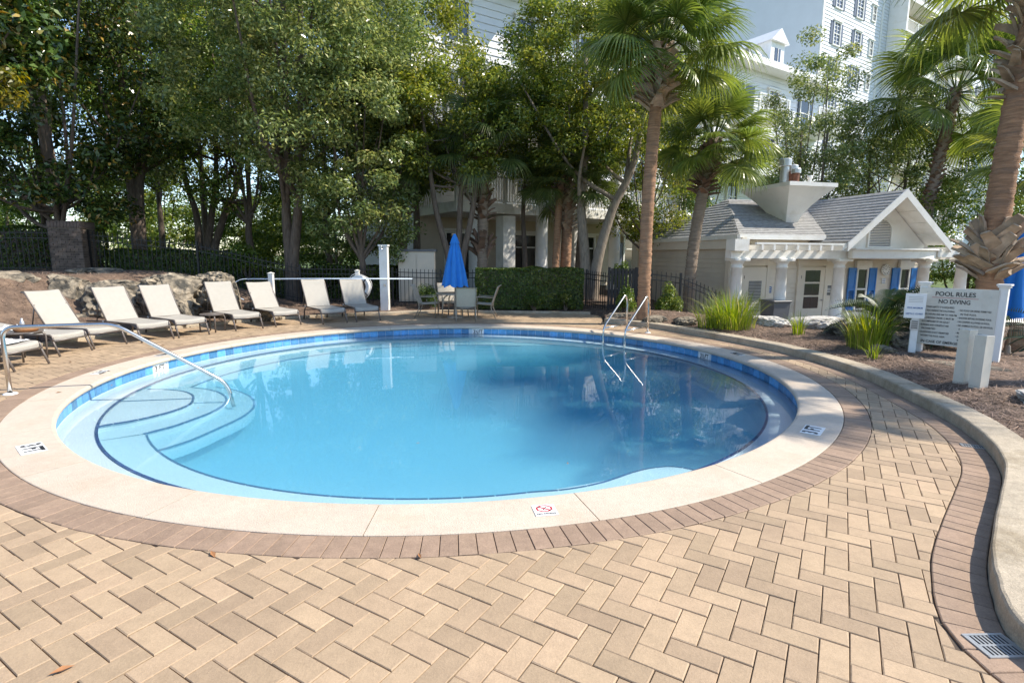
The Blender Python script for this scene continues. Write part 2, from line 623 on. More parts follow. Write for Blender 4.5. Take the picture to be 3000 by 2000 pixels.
def text_obj(name, s, size, material, parent, loc, rot, width=None, bold=0.0, align='CENTER', extrude=0.0008):
    cu = bpy.data.curves.new('text_tmp', 'FONT')
    cu.body = s
    cu.size = size
    cu.align_x = align
    cu.align_y = 'CENTER'
    cu.offset = bold * size
    cu.extrude = extrude
    cu.resolution_u = 3
    ob = bpy.data.objects.new('text_tmp', cu)
    COL.objects.link(ob)
    dg = bpy.context.evaluated_depsgraph_get()
    me = bpy.data.meshes.new_from_object(ob.evaluated_get(dg))
    bpy.data.objects.remove(ob)
    bpy.data.curves.remove(cu)
    me.name = name
    o = link(name, me, material, parent)
    o.location = loc
    o.rotation_euler = rot
    if width:
        xs = [v.co.x for v in me.vertices]
        w = (max(xs) - min(xs)) or 1
        o.scale = (width / w, 1, 1)
    return o


# ------------------------------------------------------------------ key geometry of the place
CX, CY = -0.97, 8.83            # pool centre
RI, RO = 5.06, 5.535            # coping, inner and outer radius
RB = RO + 0.262                 # outer radius of the soldier course
WZ = -0.19                      # water level
TH_H = R_(-31.0)                # herringbone angle
PL, PW = 0.246, 0.123           # paver module

CURB = catmull([(2.75, 0.2), (2.52, 1.2), (2.40, 1.9), (2.38, 2.28), (2.46, 2.48), (2.58, 2.66), (2.80, 2.95), (3.2, 3.38), (3.66, 3.85),
                (4.1, 4.32), (4.43, 4.80), (4.7, 5.35), (4.88, 5.85), (5.04, 6.5), (5.2, 7.3), (5.32, 8.0), (5.33, 9.0),
                (5.17, 10.2), (4.85, 11.1), (4.45, 12.0), (4.02, 12.9), (3.5, 13.75), (2.95, 14.35), (2.5, 14.7)], 6)


def polar(r, deg):
    return (CX + r * math.cos(R_(deg)), CY + r * math.sin(R_(deg)))


FAR_EDGE = [(2.55, 15.3), (2.7, 16.4), (2.45, 17.0), (0.0, 17.25), (-2.2, 17.35), (-3.3, 16.95)]
LEFT_EDGE = [polar(8.3, a) for a in range(110, 205, 5)]
NEAR_EDGE = [(-8.6, 2.5), (-6.5, -2.5), (2.9, -2.5)]
BOUND = [tuple(q) for q in CURB] + FAR_EDGE + LEFT_EDGE + NEAR_EDGE


def ray_bound(th):
    d = np.array([math.cos(th), math.sin(th)])
    best = None
    n = len(BOUND)
    for i in range(n):
        a = np.array(BOUND[i]) - (CX, CY)
        b = np.array(BOUND[(i + 1) % n]) - (CX, CY)
        e = b - a
        den = d[0] * e[1] - d[1] * e[0]
        if abs(den) < 1e-9:
            continue
        t = (a[0] * e[1] - a[1] * e[0]) / den
        u = (a[0] * d[1] - a[1] * d[0]) / den
        if t > 0 and -1e-9 <= u <= 1 + 1e-9:
            best = t if best is None else max(best, t)
    return best or 8.0


RB_TAB = np.array([ray_bound(R_(a)) for a in np.arange(-180, 180.5, 0.5)])


def bound_r(x, y):
    th = np.degrees(np.arctan2(np.asarray(y) - CY, np.asarray(x) - CX))
    return np.interp(th, np.arange(-180, 180.5, 0.5), RB_TAB)


def ground_z(x, y):
    x = np.asarray(x, float)
    y = np.asarray(y, float)
    r = np.hypot(x - CX, y - CY)
    th = np.degrees(np.arctan2(y - CY, x - CX))
    d = r - bound_r(x, y)
    # planted bed on the house side
    right = 0.10 + 0.09 * smoothstep(0.3, 1.2, d) - 0.80 * smoothstep(2.4, 4.6, d) * smoothstep(-2, 22, th)
    # berm behind the loungers
    left = 0.04 + 0.2 * smoothstep(0.2, 1.6, d) + 1.0 * smoothstep(1.7, 3.4, d) - 0.55 * smoothstep(9, 20, d)
    far = 0.05 + 0.15 * smoothstep(0.4, 3.0, d)
    thl = np.where(th < -90, th + 360, th)
    wl = smoothstep(122, 142, thl)
    wr = 1 - smoothstep(52, 72, thl)
    z = far * (1 - wl) * (1 - wr) + left * wl + right * wr
    z = z + 0.03 * np.sin(x * 1.7 + 0.4) * np.sin(y * 1.3) * smoothstep(0.4, 2, d)
    inside = 1 - smoothstep(0.10, 0.24, d)
    z = z * (1 - inside) + (-0.35) * inside
    return np.where(r < RB - 0.1, -2.2, z)


def gz(x, y):
    return float(ground_z(np.array([x]), np.array([y]))[0])


# ------------------------------------------------------------------ ground sheet
def make_ground():
    def axis(lo, hi, c, fine, span):
        xs = list(np.arange(lo, hi, fine))
        k = fine
        v = hi
        while v < 600:
            k *= 1.25
            v += k
            xs.append(v)
        k = fine
        v = lo
        while v > -600:
            k *= 1.25
            v -= k
            xs.insert(0, v)
        return np.array(xs)
    xs = axis(-18, 16, 0, 0.16, 0)
    ys = axis(-3, 24, 0, 0.16, 0)
    X, Y = np.meshgrid(xs, ys)
    Z = ground_z(X, Y)
    nx, ny = len(xs), len(ys)
    V = np.stack([X.ravel(), Y.ravel(), Z.ravel()], 1)
    i, j = np.meshgrid(np.arange(nx - 1), np.arange(ny - 1))
    a = (j * nx + i).ravel()
    Q = np.stack([a, a + 1, a + nx + 1, a + nx], 1)
    # leave the pool pit open
    c = V[Q].mean(1)
    keep = np.hypot(c[:, 0] - CX, c[:, 1] - CY) > RB - 0.4
    o = np_mesh('ground', V, Q[keep], 'mulch', smooth=True)
    tag(o, kind='structure')


make_ground()

# ------------------------------------------------------------------ paved deck
deck = None


def make_deck():
    global deck
    mb = MB()
    N = 360
    for k in range(N):
        th = 2 * PI * k / N
        rb = ray_bound(th) + 0.06
        for r in (RO - 0.05, rb):
            mb.v.append((CX + r * math.cos(th), CY + r * math.sin(th), -0.013))
        for r in (rb,):
            mb.v.append((CX + r * math.cos(th), CY + r * math.sin(th), -0.35))
    for k in range(N):
        a, b = 3 * k, 3 * ((k + 1) % N)
        mb.f.append((a, a + 1, b + 1, b))
        mb.f.append((a + 1, a + 2, b + 2, b + 1))
    deck = mb.build('pool_deck', 'joint')
    tag(deck, 'tan herringbone brick paving around the pool', None, kind='structure')

    # inner line of the border along the curb, then the outer edge elsewhere
    cur = CURB
    tang = np.gradient(cur, axis=0)
    tang /= np.linalg.norm(tang, axis=1)[:, None]
    nin = np.stack([-tang[:, 1], tang[:, 0]], 1)          # towards the pool
    inner = cur + nin * 0.262
    segs = [(tuple(inner[i]), tuple(inner[i + 1])) for i in range(len(inner) - 1)]
    rest = [tuple(inner[-1])] + FAR_EDGE + LEFT_EDGE + NEAR_EDGE + [tuple(inner[0])]
    segs += [(rest[i], rest[i + 1]) for i in range(len(rest) - 1)]
    SA = np.array([s[0] for s in segs])
    SB = np.array([s[1] for s in segs])
    SE = SB - SA
    SL2 = (SE ** 2).sum(1)
    SN = np.stack([SE[:, 1], -SE[:, 0]], 1) / np.sqrt(SL2)[:, None]   # outward (boundary runs counter-clockwise)

    def signed(px, py):
        q = np.array([px, py])
        t = np.clip(((q - SA) * SE).sum(1) / SL2, 0, 1)
        dd = np.hypot(*((SA + SE * t[:, None]) - q).T)
        i = int(np.argmin(dd))
        s = ((q - SA[i]) * SN[i]).sum()
        return (dd[i] if s > 0 else -dd[i]), i, np.argsort(dd)[:3], dd

    ca, sa = math.cos(TH_H), math.sin(TH_H)
    w = PW
    g = 0.0022
    whole, cut = [], []
    rngc = range(-140, 150)
    for iy in rngc:
        for ix in rngc:
            s_ = (ix - iy) % 4
            if s_ == 0:
                u0, v0, u1, v1 = ix * w, iy * w, (ix + 2) * w, (iy + 1) * w
                hor = True
            elif s_ == 3:
                u0, v0, u1, v1 = ix * w, iy * w, (ix + 1) * w, (iy + 2) * w
                hor = False
            else:
                continue
            uc, vc = (u0 + u1) / 2, (v0 + v1) / 2
            x, y = uc * ca - vc * sa + 0.2, uc * sa + vc * ca + 5.0
            if y < 0.3 or y > 18 or x < -9.6 or x > 5.6:
                continue
            if abs(x) > 1.05 * y + 1.0:
                continue
            r = math.hypot(x - CX, y - CY)
            if r < RB - 0.16:
                continue
            poly = [(u0 + g, v0 + g), (u1 - g, v0 + g), (u1 - g, v1 - g), (u0 + g, v1 - g)]
            poly = [(a * ca - b * sa + 0.2, a * sa + b * ca + 5.0) for a, b in poly]
            sd, si, near, dd = signed(x, y)
            if sd > 0.16:
                continue
            clipped = False
            if r < RB + 0.16:
                nx, ny = (x - CX) / r, (y - CY) / r
                p0 = (CX + nx * (RB + 0.004), CY + ny * (RB + 0.004))
                poly2 = clip_half(poly, p0, (-nx, -ny))
                clipped = clipped or len(poly2) != 4 or abs(area2(poly2) - area2(poly)) > 1e-6
                poly = poly2
            if len(poly) >= 3 and sd > -0.16:
                for i in near:
                    if dd[i] < 0.16:
                        p0 = SA[i] - SN[i] * 0.004
                        poly2 = clip_half(poly, p0, SN[i])
                        clipped = clipped or abs(area2(poly2) - area2(poly) if len(poly2) > 2 else 1) > 1e-6
                        poly = poly2
                        if len(poly) < 3:
                            break
            if len(poly) < 3 or abs(area2(poly)) < 0.0006:
                continue
            dz = random.gauss(0, 0.0012)
            dist = math.hypot(x, y)
            if clipped:
                cut.append((dist, poly, dz))
            else:
                whole.append((dist, x, y, hor, poly, dz))
    whole.sort(key=lambda t: t[0])
    # one shared whole paver
    mb = MB()
    a, b = PL / 2 - g, PW / 2 - g
    slab_from_poly(mb, [(-a, -b), (a, -b), (a, b), (-a, b)], -0.045, 0.0)
    proto = mb.build('paver', 'paver', deck)
    first = True
    stuff = MB()
    seen = [q for q in whole if abs(q[1]) < q[2] * 0.97 + 0.2 and q[2] > 1.35]
    near = set(id(q) for q in seen[:285])
    for q in whole:
        dist, x, y, hor, poly, dz = q
        if id(q) in near:
            o = proto if first else proto.copy()
            if not first:
                COL.objects.link(o)
            first = False
            o.parent = deck
            o.location = (x, y, dz)
            o.rotation_euler = (random.gauss(0, 0.003), random.gauss(0, 0.003),
                                TH_H + (0 if hor else PI / 2) + random.choice((0, PI)) + random.gauss(0, 0.004))
        else:
            slab_from_poly(stuff, poly, -0.045, dz)
    for dist, poly, dz in cut:
        slab_from_poly(stuff, poly, -0.045, dz)
    o = stuff.build('paving', 'paver', deck)
    tag(o, kind='stuff')

    # soldier course round the coping
    n = int(round(2 * PI * (RO + 0.13) / 0.1165))
    da = 2 * PI / n
    stuff = MB()
    cnt = 0
    for k in range(n):
        th = k * da
        ga = 0.0022 / (RO + 0.13)
        vs = []
        jit = random.gauss(0, 0.002)
        for r, t in ((RO + 0.006, th + ga), (RB - 0.003 + jit, th + ga), (RB - 0.003 + jit, th + da - ga), (RO + 0.006, th + da - ga)):
            vs.append((CX + r * math.cos(t), CY + r * math.sin(t)))
        mx_, my_ = sum(q[0] for q in vs) / 4, sum(q[1] for q in vs) / 4
        dz = random.gauss(0, 0.001)
        if my_ < 6.0 and abs(mx_) < my_ * 0.98 + 0.2:
            mb = MB()
            slab_from_poly(mb, vs, -0.045, 0.001 + dz)
            mb.build('border_paver', 'border', deck)
            cnt += 1
        else:
            slab_from_poly(stuff, vs, -0.045, 0.001 + dz)
    # border along the curb
    L = np.r_[0, np.cumsum(np.hypot(*np.diff(cur, axis=0).T))]
    tot = L[-1]
    nb = int(tot / 0.1165)
    for k in range(nb):
        l0, l1 = k * tot / nb + 0.0025, (k + 1) * tot / nb - 0.0025
        pts = []
        for l_, off in ((l0, 0.006), (l0, 0.258), (l1, 0.258), (l1, 0.006)):
            x = np.interp(l_, L, cur[:, 0])
            y = np.interp(l_, L, cur[:, 1])
            nx = np.interp(l_, L, nin[:, 0])
            ny = np.interp(l_, L, nin[:, 1])
            pts.append((x + nx * off, y + ny * off))
        mx_, my_ = sum(q[0] for q in pts) / 4, sum(q[1] for q in pts) / 4
        pts = pts if area2(pts) > 0 else pts[::-1]
        if 1.6 < my_ < 6.3:
            mb = MB()
            slab_from_poly(mb, pts, -0.045, 0.001 + random.gauss(0, 0.001))
            mb.build('border_paver', 'border', deck)
            cnt += 1
        else:
            slab_from_poly(stuff, pts, -0.045, 0.001)
    o = stuff.build('border_course', 'border', deck)
    tag(o, kind='stuff')


make_deck()


# ------------------------------------------------------------------ curb and kerb
def strip_wall(name, line, width, z0, z1, material, bev=0.02, outward=1, zfun=None):
    line = np.array(line, float)
    tg = np.gradient(line, axis=0)
    tg /= np.linalg.norm(tg, axis=1)[:, None]
    nout = np.stack([tg[:, 1], -tg[:, 0]], 1) * outward
    mb = MB()
    prof = [(0, z0), (0, z1 - bev), (bev * 0.4, z1 - bev * 0.3), (bev, z1), (width - bev, z1), (width - bev * 0.3, z1 - bev * 0.4), (width, z1 - bev), (width, z0)]
    K = len(prof)
    for i, p in enumerate(line):
        for off, z in prof:
            wob = 0.0015 * math.sin(i * 1.3 + off * 20)
            mb.v.append((p[0] + nout[i, 0] * (off + wob), p[1] + nout[i, 1] * (off + wob), z + wob * 0.5 if z > z0 else z))
    for i in range(len(line) - 1):
        for j in range(K - 1):
            a = i * K + j
            mb.f.append((a, a + K, a + K + 1, a + 1))
    mb.f.append(tuple(range(K)))
    mb.f.append(tuple((len(line) - 1) * K + j for j in reversed(range(K))))
    return mb.build(name, material, recalc=True)


curb = strip_wall('planter_curb', CURB, 0.30, -0.3, 0.13, 'curb')
tag(curb, 'curved tan concrete curb holding back the planting bed', 'curb')
kerb = strip_wall('deck_kerb', FAR_EDGE[2:] + LEFT_EDGE, 0.14, -0.3, 0.07, 'curb')
tag(kerb, 'low concrete edging kerb under the heads of the loungers', 'kerb')


# ------------------------------------------------------------------ pool
pool = thing('swimming_pool', 'round swimming pool with cream coping and blue waterline tiles', 'pool', (CX, CY, 0))


def make_pool():
    ang = [-170.1, -154.5, -138.6, -122.9, -106.5, -89.9, -73.4, -57.2, -42.4, -26.0, -10.5, 4.5, 19, 33, 46.5, 59.7, 72.9, 86.7,
           100.4, 114.0, 128.3, 142.9, 157.3, 173.5]
    t = 0.066
    prof = [(RO, -t), (RO, -0.002), (RO - 0.006, 0.002), (RI + 0.035, 0.003), (RI + 0.016, -0.002), (RI + 0.004, -0.013), (RI, -0.028),
            (RI + 0.003, -0.046), (RI + 0.014, -0.06), (RI + 0.03, -t), (RO, -t)]
    for i, a in enumerate(ang):
        b = ang[(i + 1) % len(ang)]
        if b < a:
            b += 360
        g = 0.0035 / RI
        mb = MB().lathe(prof, n=max(4, int((b - a) / 1.2)), a0=R_(a) + g, a1=R_(b) - g, cap=True)
        mb.build('coping_slab', 'coping', pool, recalc=True)
    # setting bed under the joints
    MB().lathe([(RI + 0.05, -0.012), (RO - 0.01, -0.012)], n=180).build('coping_bed', 'curb', pool)
    # tile wall
    MB().lathe([(RI + 0.055, -0.05), (RI + 0.055, -0.30)], n=180).build('tile_grout', 'grout', pool, smooth=True)
    n = 167
    th_h = 0.150
    wd = 2 * PI * (RI + 0.05) / n
    src = MB().box((0, 0, 0), (0.007, wd - 0.009, th_h - 0.007), bevel=0.0015).build('waterline_tile', 'tile', pool)
    skip = {}
    for nm, a in (('l', 176.0), ('f', 89.0), ('r', 20.5)):
        skip[nm] = R_(a)
    first = True
    for k in range(n):
        th = 2 * PI * k / n
        bad = False
        for nm, a in skip.items():
            d = (th - a + PI) % (2 * PI) - PI
            if abs(d) < 0.030:
                bad = True
        if bad:
            continue
        p = ((RI + 0.052) * math.cos(th), (RI + 0.052) * math.sin(th), -0.0675 - th_h / 2)
        if first:
            src.location = p
            src.rotation_euler = (0, 0, th)
            first = False
        else:
            inst(src, pool, p, (0, 0, th))
    # depth plates set in the tile band
    for nm, txt in (('l', '3 FT'), ('f', '3\u00bdFT'), ('r', '3\u00bdFT')):
        th = skip[nm]
        p = Vector(((RI + 0.047) * math.cos(th), (RI + 0.047) * math.sin(th), -0.0675 - th_h / 2))
        pl = MB().box((0, 0, 0), (0.30, 0.006, th_h), bevel=0.001).build('depth_marker', 'plate', pool)
        pl.location = p
        pl.rotation_euler = (0, 0, th + PI / 2 + PI)
        # local -y faces the pool middle after the turn
        text_obj('lettering', txt, 0.125, 'ink', pl, (0, -0.0045, -0.003), (PI / 2, 0, 0), width=0.235, bold=0.02)
    # basin: ledge, shelf, wall, floor
    W = 4.74
    S2 = 4.26
    mb = MB()
    nA = 240
    for k in range(nA):
        dg = -180 + 360 * k / nA
        wv = float(smoothstep(-62, -52, dg) * (1 - smoothstep(62, 80, dg)))     # no second shelf on the house side
        s2 = S2 + (W - 0.01 - S2) * wv
        for r, z in ((RI + 0.05, -0.21), (RI + 0.045, -0.222), (W, -0.232), (W, -0.34), (s2, -0.346), (s2 - 0.04, -0.60), (s2 - 0.35, -0.74), (2.4, -0.80), (0.01, -0.82)):
            mb.v.append((r * math.cos(R_(dg)), r * math.sin(R_(dg)), z))
    for k in range(nA):
        for j in range(8):
            a, b = 9 * k + j, 9 * ((k + 1) % nA) + j
            mb.f.append((a, a + 1, b + 1, b))
    mb.build('basin', 'plaster', pool, smooth=False)

    def loc(pts):
        return [(x - CX, y - CY) for x, y in pts]

    def dashes(line, z, wid, length, mname='navy', nm='trim_tile'):
        line = np.array(line, float)
        L = np.r_[0, np.cumsum(np.hypot(*np.diff(line, axis=0).T))]
        k = max(1, int(round(L[-1] / length)))
        for i in range(k):
            l0, l1 = i * L[-1] / k + 0.006, (i + 1) * L[-1] / k - 0.006
            m_ = 5
            mb = MB()
            q = np.array([[np.interp(l0 + (l1 - l0) * j / m_, L, line[:, c]) for c in (0, 1)] for j in range(m_ + 1)])
            tg = np.gradient(q, axis=0)
            tg /= np.linalg.norm(tg, axis=1)[:, None]
            nn = np.stack([-tg[:, 1], tg[:, 0]], 1) * wid / 2
            for j in range(m_ + 1):
                for sgn in (-1, 1):
                    mb.v.append((q[j, 0] + sgn * nn[j, 0], q[j, 1] + sgn * nn[j, 1], z))
                for sgn in (-1, 1):
                    mb.v.append((q[j, 0] + sgn * nn[j, 0], q[j, 1] + sgn * nn[j, 1], z - 0.012))
            for j in range(m_):
                a = 4 * j
                mb.f += [(a, a + 4, a + 5, a + 1), (a + 2, a + 3, a + 7, a + 6), (a, a + 2, a + 6, a + 4), (a + 1, a + 5, a + 7, a + 3)]
            mb.build(nm, mname, pool)

    # ledge edge: one shared trim tile
    nt_ = 150
    wd = 2 * PI * (W - 0.012) / nt_
    src = MB().box((0, 0, 0), (0.030, wd - 0.012, 0.012)).build('trim_tile', 'navy', pool)
    for k in range(nt_):
        th = 2 * PI * k / nt_
        p = ((W - 0.012) * math.cos(th), (W - 0.012) * math.sin(th), -0.229)
        if k == 0:
            src.location = p
            src.rotation_euler = (0, 0, th)
        else:
            inst(src, pool, p, (0, 0, th))
    # second shelf edge (open where the steps are), with the rounded seat at the near side
    arc = [(S2 * math.cos(R_(a)), S2 * math.sin(R_(a))) for a in np.arange(-143, -72, 3)]
    seat = loc([(0.53, 4.80), (0.88, 4.96), (1.24, 5.22), (1.48, 5.34), (1.72, 5.36), (2.02, 5.18)])
    dashes(catmull(arc + seat, 4), -0.340, 0.022, 0.30)
    sp = catmull(seat, 6)
    outer = [(4.7 * math.cos(math.atan2(y, x)), 4.7 * math.sin(math.atan2(y, x))) for x, y in sp]
    mb = MB()
    for (x, y), (X, Y) in zip(sp, outer):
        mb.v += [(x, y, -0.345), (X, Y, -0.345), (x, y, -0.75)]
    for i in range(len(sp) - 1):
        a = 3 * i
        mb.f += [(a, a + 3, a + 4, a + 1), (a, a + 2, a + 5, a + 3)]
    mb.build('underwater_seat', 'plaster', pool)
    arc2 = [(S2 * math.cos(R_(a)), S2 * math.sin(R_(a))) for a in np.arange(74, 186, 3)]
    dashes(arc2, -0.340, 0.022, 0.30)
    # steps
    S = [([(-5.02, 6.22), (-4.93, 6.39), (-4.71, 6.60), (-4.53, 6.92), (-4.47, 7.2), (-4.49, 7.40), (-4.58, 7.60), (-4.72, 7.82), (-4.95, 8.02), (-5.25, 8.13), (-5.61, 8.16)], -0.262),
         ([(-4.42, 6.27), (-4.24, 6.60), (-4.17, 6.86), (-4.11, 7.17), (-4.12, 7.5), (-4.24, 7.86), (-4.5, 8.2), (-4.82, 8.44), (-5.17, 8.58)], -0.335),
         ([(-4.10, 5.90), (-3.9, 6.3), (-3.81, 6.77), (-3.74, 7.3), (-3.80, 7.75), (-3.95, 8.1), (-4.2, 8.45), (-4.6, 8.80), (-5.02, 9.0)], -0.43)]
    for pts, z in S:
        ln = catmull(loc(pts), 5)
        mb = MB()
        for x, y in ln:
            th = math.atan2(y, x)
            mb.v += [(x, y, z), (4.75 * math.cos(th), 4.75 * math.sin(th), z), (x, y, z - 0.16)]
        for i in range(len(ln) - 1):
            a = 3 * i
            mb.f += [(a, a + 3, a + 4, a + 1), (a, a + 2, a + 5, a + 3)]
        mb.build('entry_step', 'plaster', pool)
        dashes(ln, z + 0.003, 0.032, 0.26)


make_pool()


def make_markers():
    def plate(deg, r, txt, w, h, flip=0.0):
        th = R_(deg)
        p = MB().box((0, 0, 0), (w, h, 0.004), bevel=0.0008).build('depth_marker', 'plate', pool)
        p.location = (r * math.cos(th), r * math.sin(th), 0.0055)
        p.rotation_euler = (0, 0, th + flip)
        if txt:
            text_obj('lettering', txt, 0.20, 'ink', p, (0, 0, 0.0026), (0, 0, 0), width=w * 0.84, bold=0.03)
        return p
    plate(-131.2, 5.30, '3 FT', 0.33, 0.19, PI / 2)
    plate(-38.5, 5.30, '3 FT', 0.33, 0.19, PI / 2)
    plate(171.5, 5.35, 'NO DIVING', 0.30, 0.12, PI / 2 + PI)
    plate(-172.5, 5.36, '3 FT', 0.30, 0.12, PI / 2)
    plate(13.5, 5.36, 'NO DIVING', 0.30, 0.12, PI / 2)
    p = plate(-76.8, 5.31, None, 0.165, 0.165, PI / 2 - R_(3))
    text_obj('lettering', 'NO DIVING', 0.030, 'ink', p, (0, -0.057, 0.0026), (0, 0, 0), width=0.135, bold=0.02)
    # octagon with a slash
    mb = MB()
    for k in range(8):
        a0, a1 = PI / 8 + k * PI / 4, PI / 8 + (k + 1) * PI / 4
        vs = [(rr * math.cos(a), rr * math.sin(a) * 0.85 + 0.022, 0.0028) for rr, a in ((0.064, a0), (0.064, a1), (0.049, a1), (0.049, a0))]
        mb.add(vs, [(0, 1, 2, 3)])
    mb.add([(-0.046, 0.050, 0.0028), (-0.035, 0.060, 0.0028), (0.047, -0.006, 0.0028), (0.036, -0.016, 0.0028)], [(0, 3, 2, 1)])
    mb.build('prohibition_ring', 'red_ink', p)
    mb = MB()
    mb.add([(-0.020, 0.000, 0.0026), (-0.012, -0.004, 0.0026), (0.022, 0.046, 0.0026), (0.014, 0.048, 0.0026)], [(0, 1, 2, 3)])
    mb.add([(-0.012, 0.030, 0.0027), (0.002, 0.020, 0.0027), (0.006, 0.026, 0.0027)], [(0, 1, 2)])
    mb.build('diver_figure', 'ink', p)


make_markers()

water = MB().lathe([(0.001, WZ), (RI + 0.2, WZ), (RI + 0.2, -1.5), (0.001, -1.5)], n=96, c=(CX, CY, 0)).build('pool_water', 'water', recalc=True)
tag(water, kind='structure')
pit = MB().lathe([(RO - 0.02, -0.07), (RO - 0.02, -1.9), (0.01, -1.9)], n=64, c=(CX, CY, 0)).build('pool_pit', 'joint')
tag(pit, kind='structure')


def bend(pts, r, n=5):
    """round the corners of a 3D polyline"""
    P = [Vector(p) for p in pts]
    out = [P[0]]
    for i in range(1, len(P) - 1):
        a = (P[i - 1] - P[i])
        b = (P[i + 1] - P[i])
        rr = min(r, a.length * 0.48, b.length * 0.48)
        a.normalize()
        b.normalize()
        p0 = P[i] + a * rr
        p1 = P[i] + b * rr
        for k in range(n + 1):
            t = k / n
            out.append((1 - t) ** 2 * p0 + 2 * t * (1 - t) * P[i] + t * t * p1)
    out.append(P[-1])
    return out


def make_rails():
    bx, by = -6.46, 6.82
    d = Vector((0.939, 0.345, 0))
    t = thing('handrail', 'bent stainless steel handrail leading down the pool steps', 'handrail', (bx, by, 0))
    P = [Vector((0, 0, -0.05)), Vector((0, 0, 0.865)), d * 1.20 + Vector((0, 0, 0.865)), d * 2.50 + Vector((0, 0, -0.05)), d * 2.56 + Vector((0, 0, -0.40))]
    MB().tube(bend(P, 0.16, 7), 0.026, 14).build('rail', 'steel', t, smooth=True)
    MB().lathe([(0.03, 0.022), (0.05, 0.02), (0.075, 0.008), (0.078, 0.001)], 24).build('flange', 'plate', t, smooth=True)
    # ladder
    th = R_(46.9)
    L = thing('pool_ladder', 'pair of stainless steel grab rails for climbing out of the pool', 'ladder', (CX, CY, 0))
    er = Vector((math.cos(th), math.sin(th), 0))
    et = Vector((-math.sin(th), math.cos(th), 0))
    for s in (-1, 1):
        o = et * (0.29 * s)
        P = [er * 4.83 + o + Vector((0, 0, -0.55)), er * 4.85 + o + Vector((0, 0, 0.17)), er * 5.76 + o + Vector((0, 0, 0.90)), er * 5.86 + o + Vector((0, 0, 0.70)), er * 5.86 + o + Vector((0, 0, -0.03))]
        rl = MB().tube(bend(P, 0.13, 7), 0.024, 12).build('grab_rail', 'steel', L, smooth=True)
        MB().tube([er * 4.85 + o + Vector((0, 0, 0.15)), er * 5.86 + o + Vector((0, 0, 0.15))], 0.019, 10).build('cross_bar', 'steel', rl, smooth=True)
        f = MB().lathe([(0.028, 0.02), (0.05, 0.018), (0.07, 0.006), (0.072, 0.001)], 20).build('flange', 'plate', rl, smooth=True)
        f.location = er * 5.86 + o
    for z in (-0.30, -0.50):
        MB().box(er * 4.86 + Vector((0, 0, z)), (0.09, 0.56, 0.03), rz=th).build('tread', 'plate', L)


make_rails()


def make_drains():
    for (x, y, w, d, rz, lab) in ((2.285, 2.31, 0.20, 0.16, R_(2), 'grey slotted drain grate in brown border, larger slots in two rows'),
                                   (4.48, 5.06, 0.20, 0.10, R_(-25), 'narrow grey slotted drain grate in brown border by tall curb face')):
        t = thing('drain_grate', lab, 'drain', (x, y, 0.0), rz, 'drain grates in the paving')
        MB().box((0, 0, 0.0), (w - 0.004, d - 0.004, 0.010)).build('sump_shade_plate', 'hollow_shade', t)  # black plate on the paving paints the dark hollow under the bars
        fr = MB()
        for s in (-1, 1):
            fr.box((0, s * (d / 2 - 0.007), 0.004), (w, 0.014, 0.010))
            fr.box((s * (w / 2 - 0.007), 0, 0.004), (0.014, d - 0.03, 0.0098))
        if d > 0.12:
            fr.box((0, 0, 0.004), (w - 0.03, 0.012, 0.0096))
        fr.build('rim', 'galv', t)
        n = 10
        for k in range(1, n):
            MB().box((-w / 2 + w * k / n, 0, 0.004), (0.009, d - 0.03, 0.008)).build('bar', 'galv', t)


make_drains()


# ------------------------------------------------------------------ pavilion beside the pool
HO = np.array([7.11, 17.4])
E1 = np.array([0.974, 0.228])
E2 = np.array([-0.228, 0.974])
HRZ = math.atan2(0.228, 0.974)
HF = -0.62


def slice_roof(poly3, nm, parent, step=0.16, matn='shingle'):
    """cover a planar roof polygon with lapped shingle courses"""
    P = [Vector(p) for p in poly3]
    nrm = (P[1] - P[0]).cross(P[2] - P[0]).normalized()
    if nrm.z < 0:
        nrm.negate()
    up = (Vector((0, 0, 1)) - nrm * nrm.z).normalized()
    rt = up.cross(nrm)
    o = P[0]
    q = [((p - o).dot(rt), (p - o).dot(up)) for p in P]
    if area2(q) < 0:
        q = q[::-1]
    v0, v1 = min(b for a, b in q), max(b for a, b in q)
    n = max(1, int((v1 - v0) / step))
    for i in range(n):
        lo = v0 + (v1 - v0) * i / n
        hi = v0 + (v1 - v0) * (i + 1) / n + 0.02
        s = clip_half(q, (0, lo), (0, -1))
        s = clip_half(s, (0, hi), (0, 1)) if len(s) > 2 else s
        if len(s) < 3:
            continue
        top, bot = [], []
        for a, b in s:
            lift = 0.006 + 0.020 * (1 - (b - lo) / (hi - lo))
            top.append(o + rt * a + up * b + nrm * lift)
            bot.append(o + rt * a + up * b - nrm * 0.03)
        k = len(s)
        mb = MB()
        mb.add(top + bot, [tuple(range(k)), tuple(reversed(range(k, 2 * k)))] + [(j, k + j, k + (j + 1) % k, (j + 1) % k) for j in range(k)])
        mb.build(nm, matn, parent)


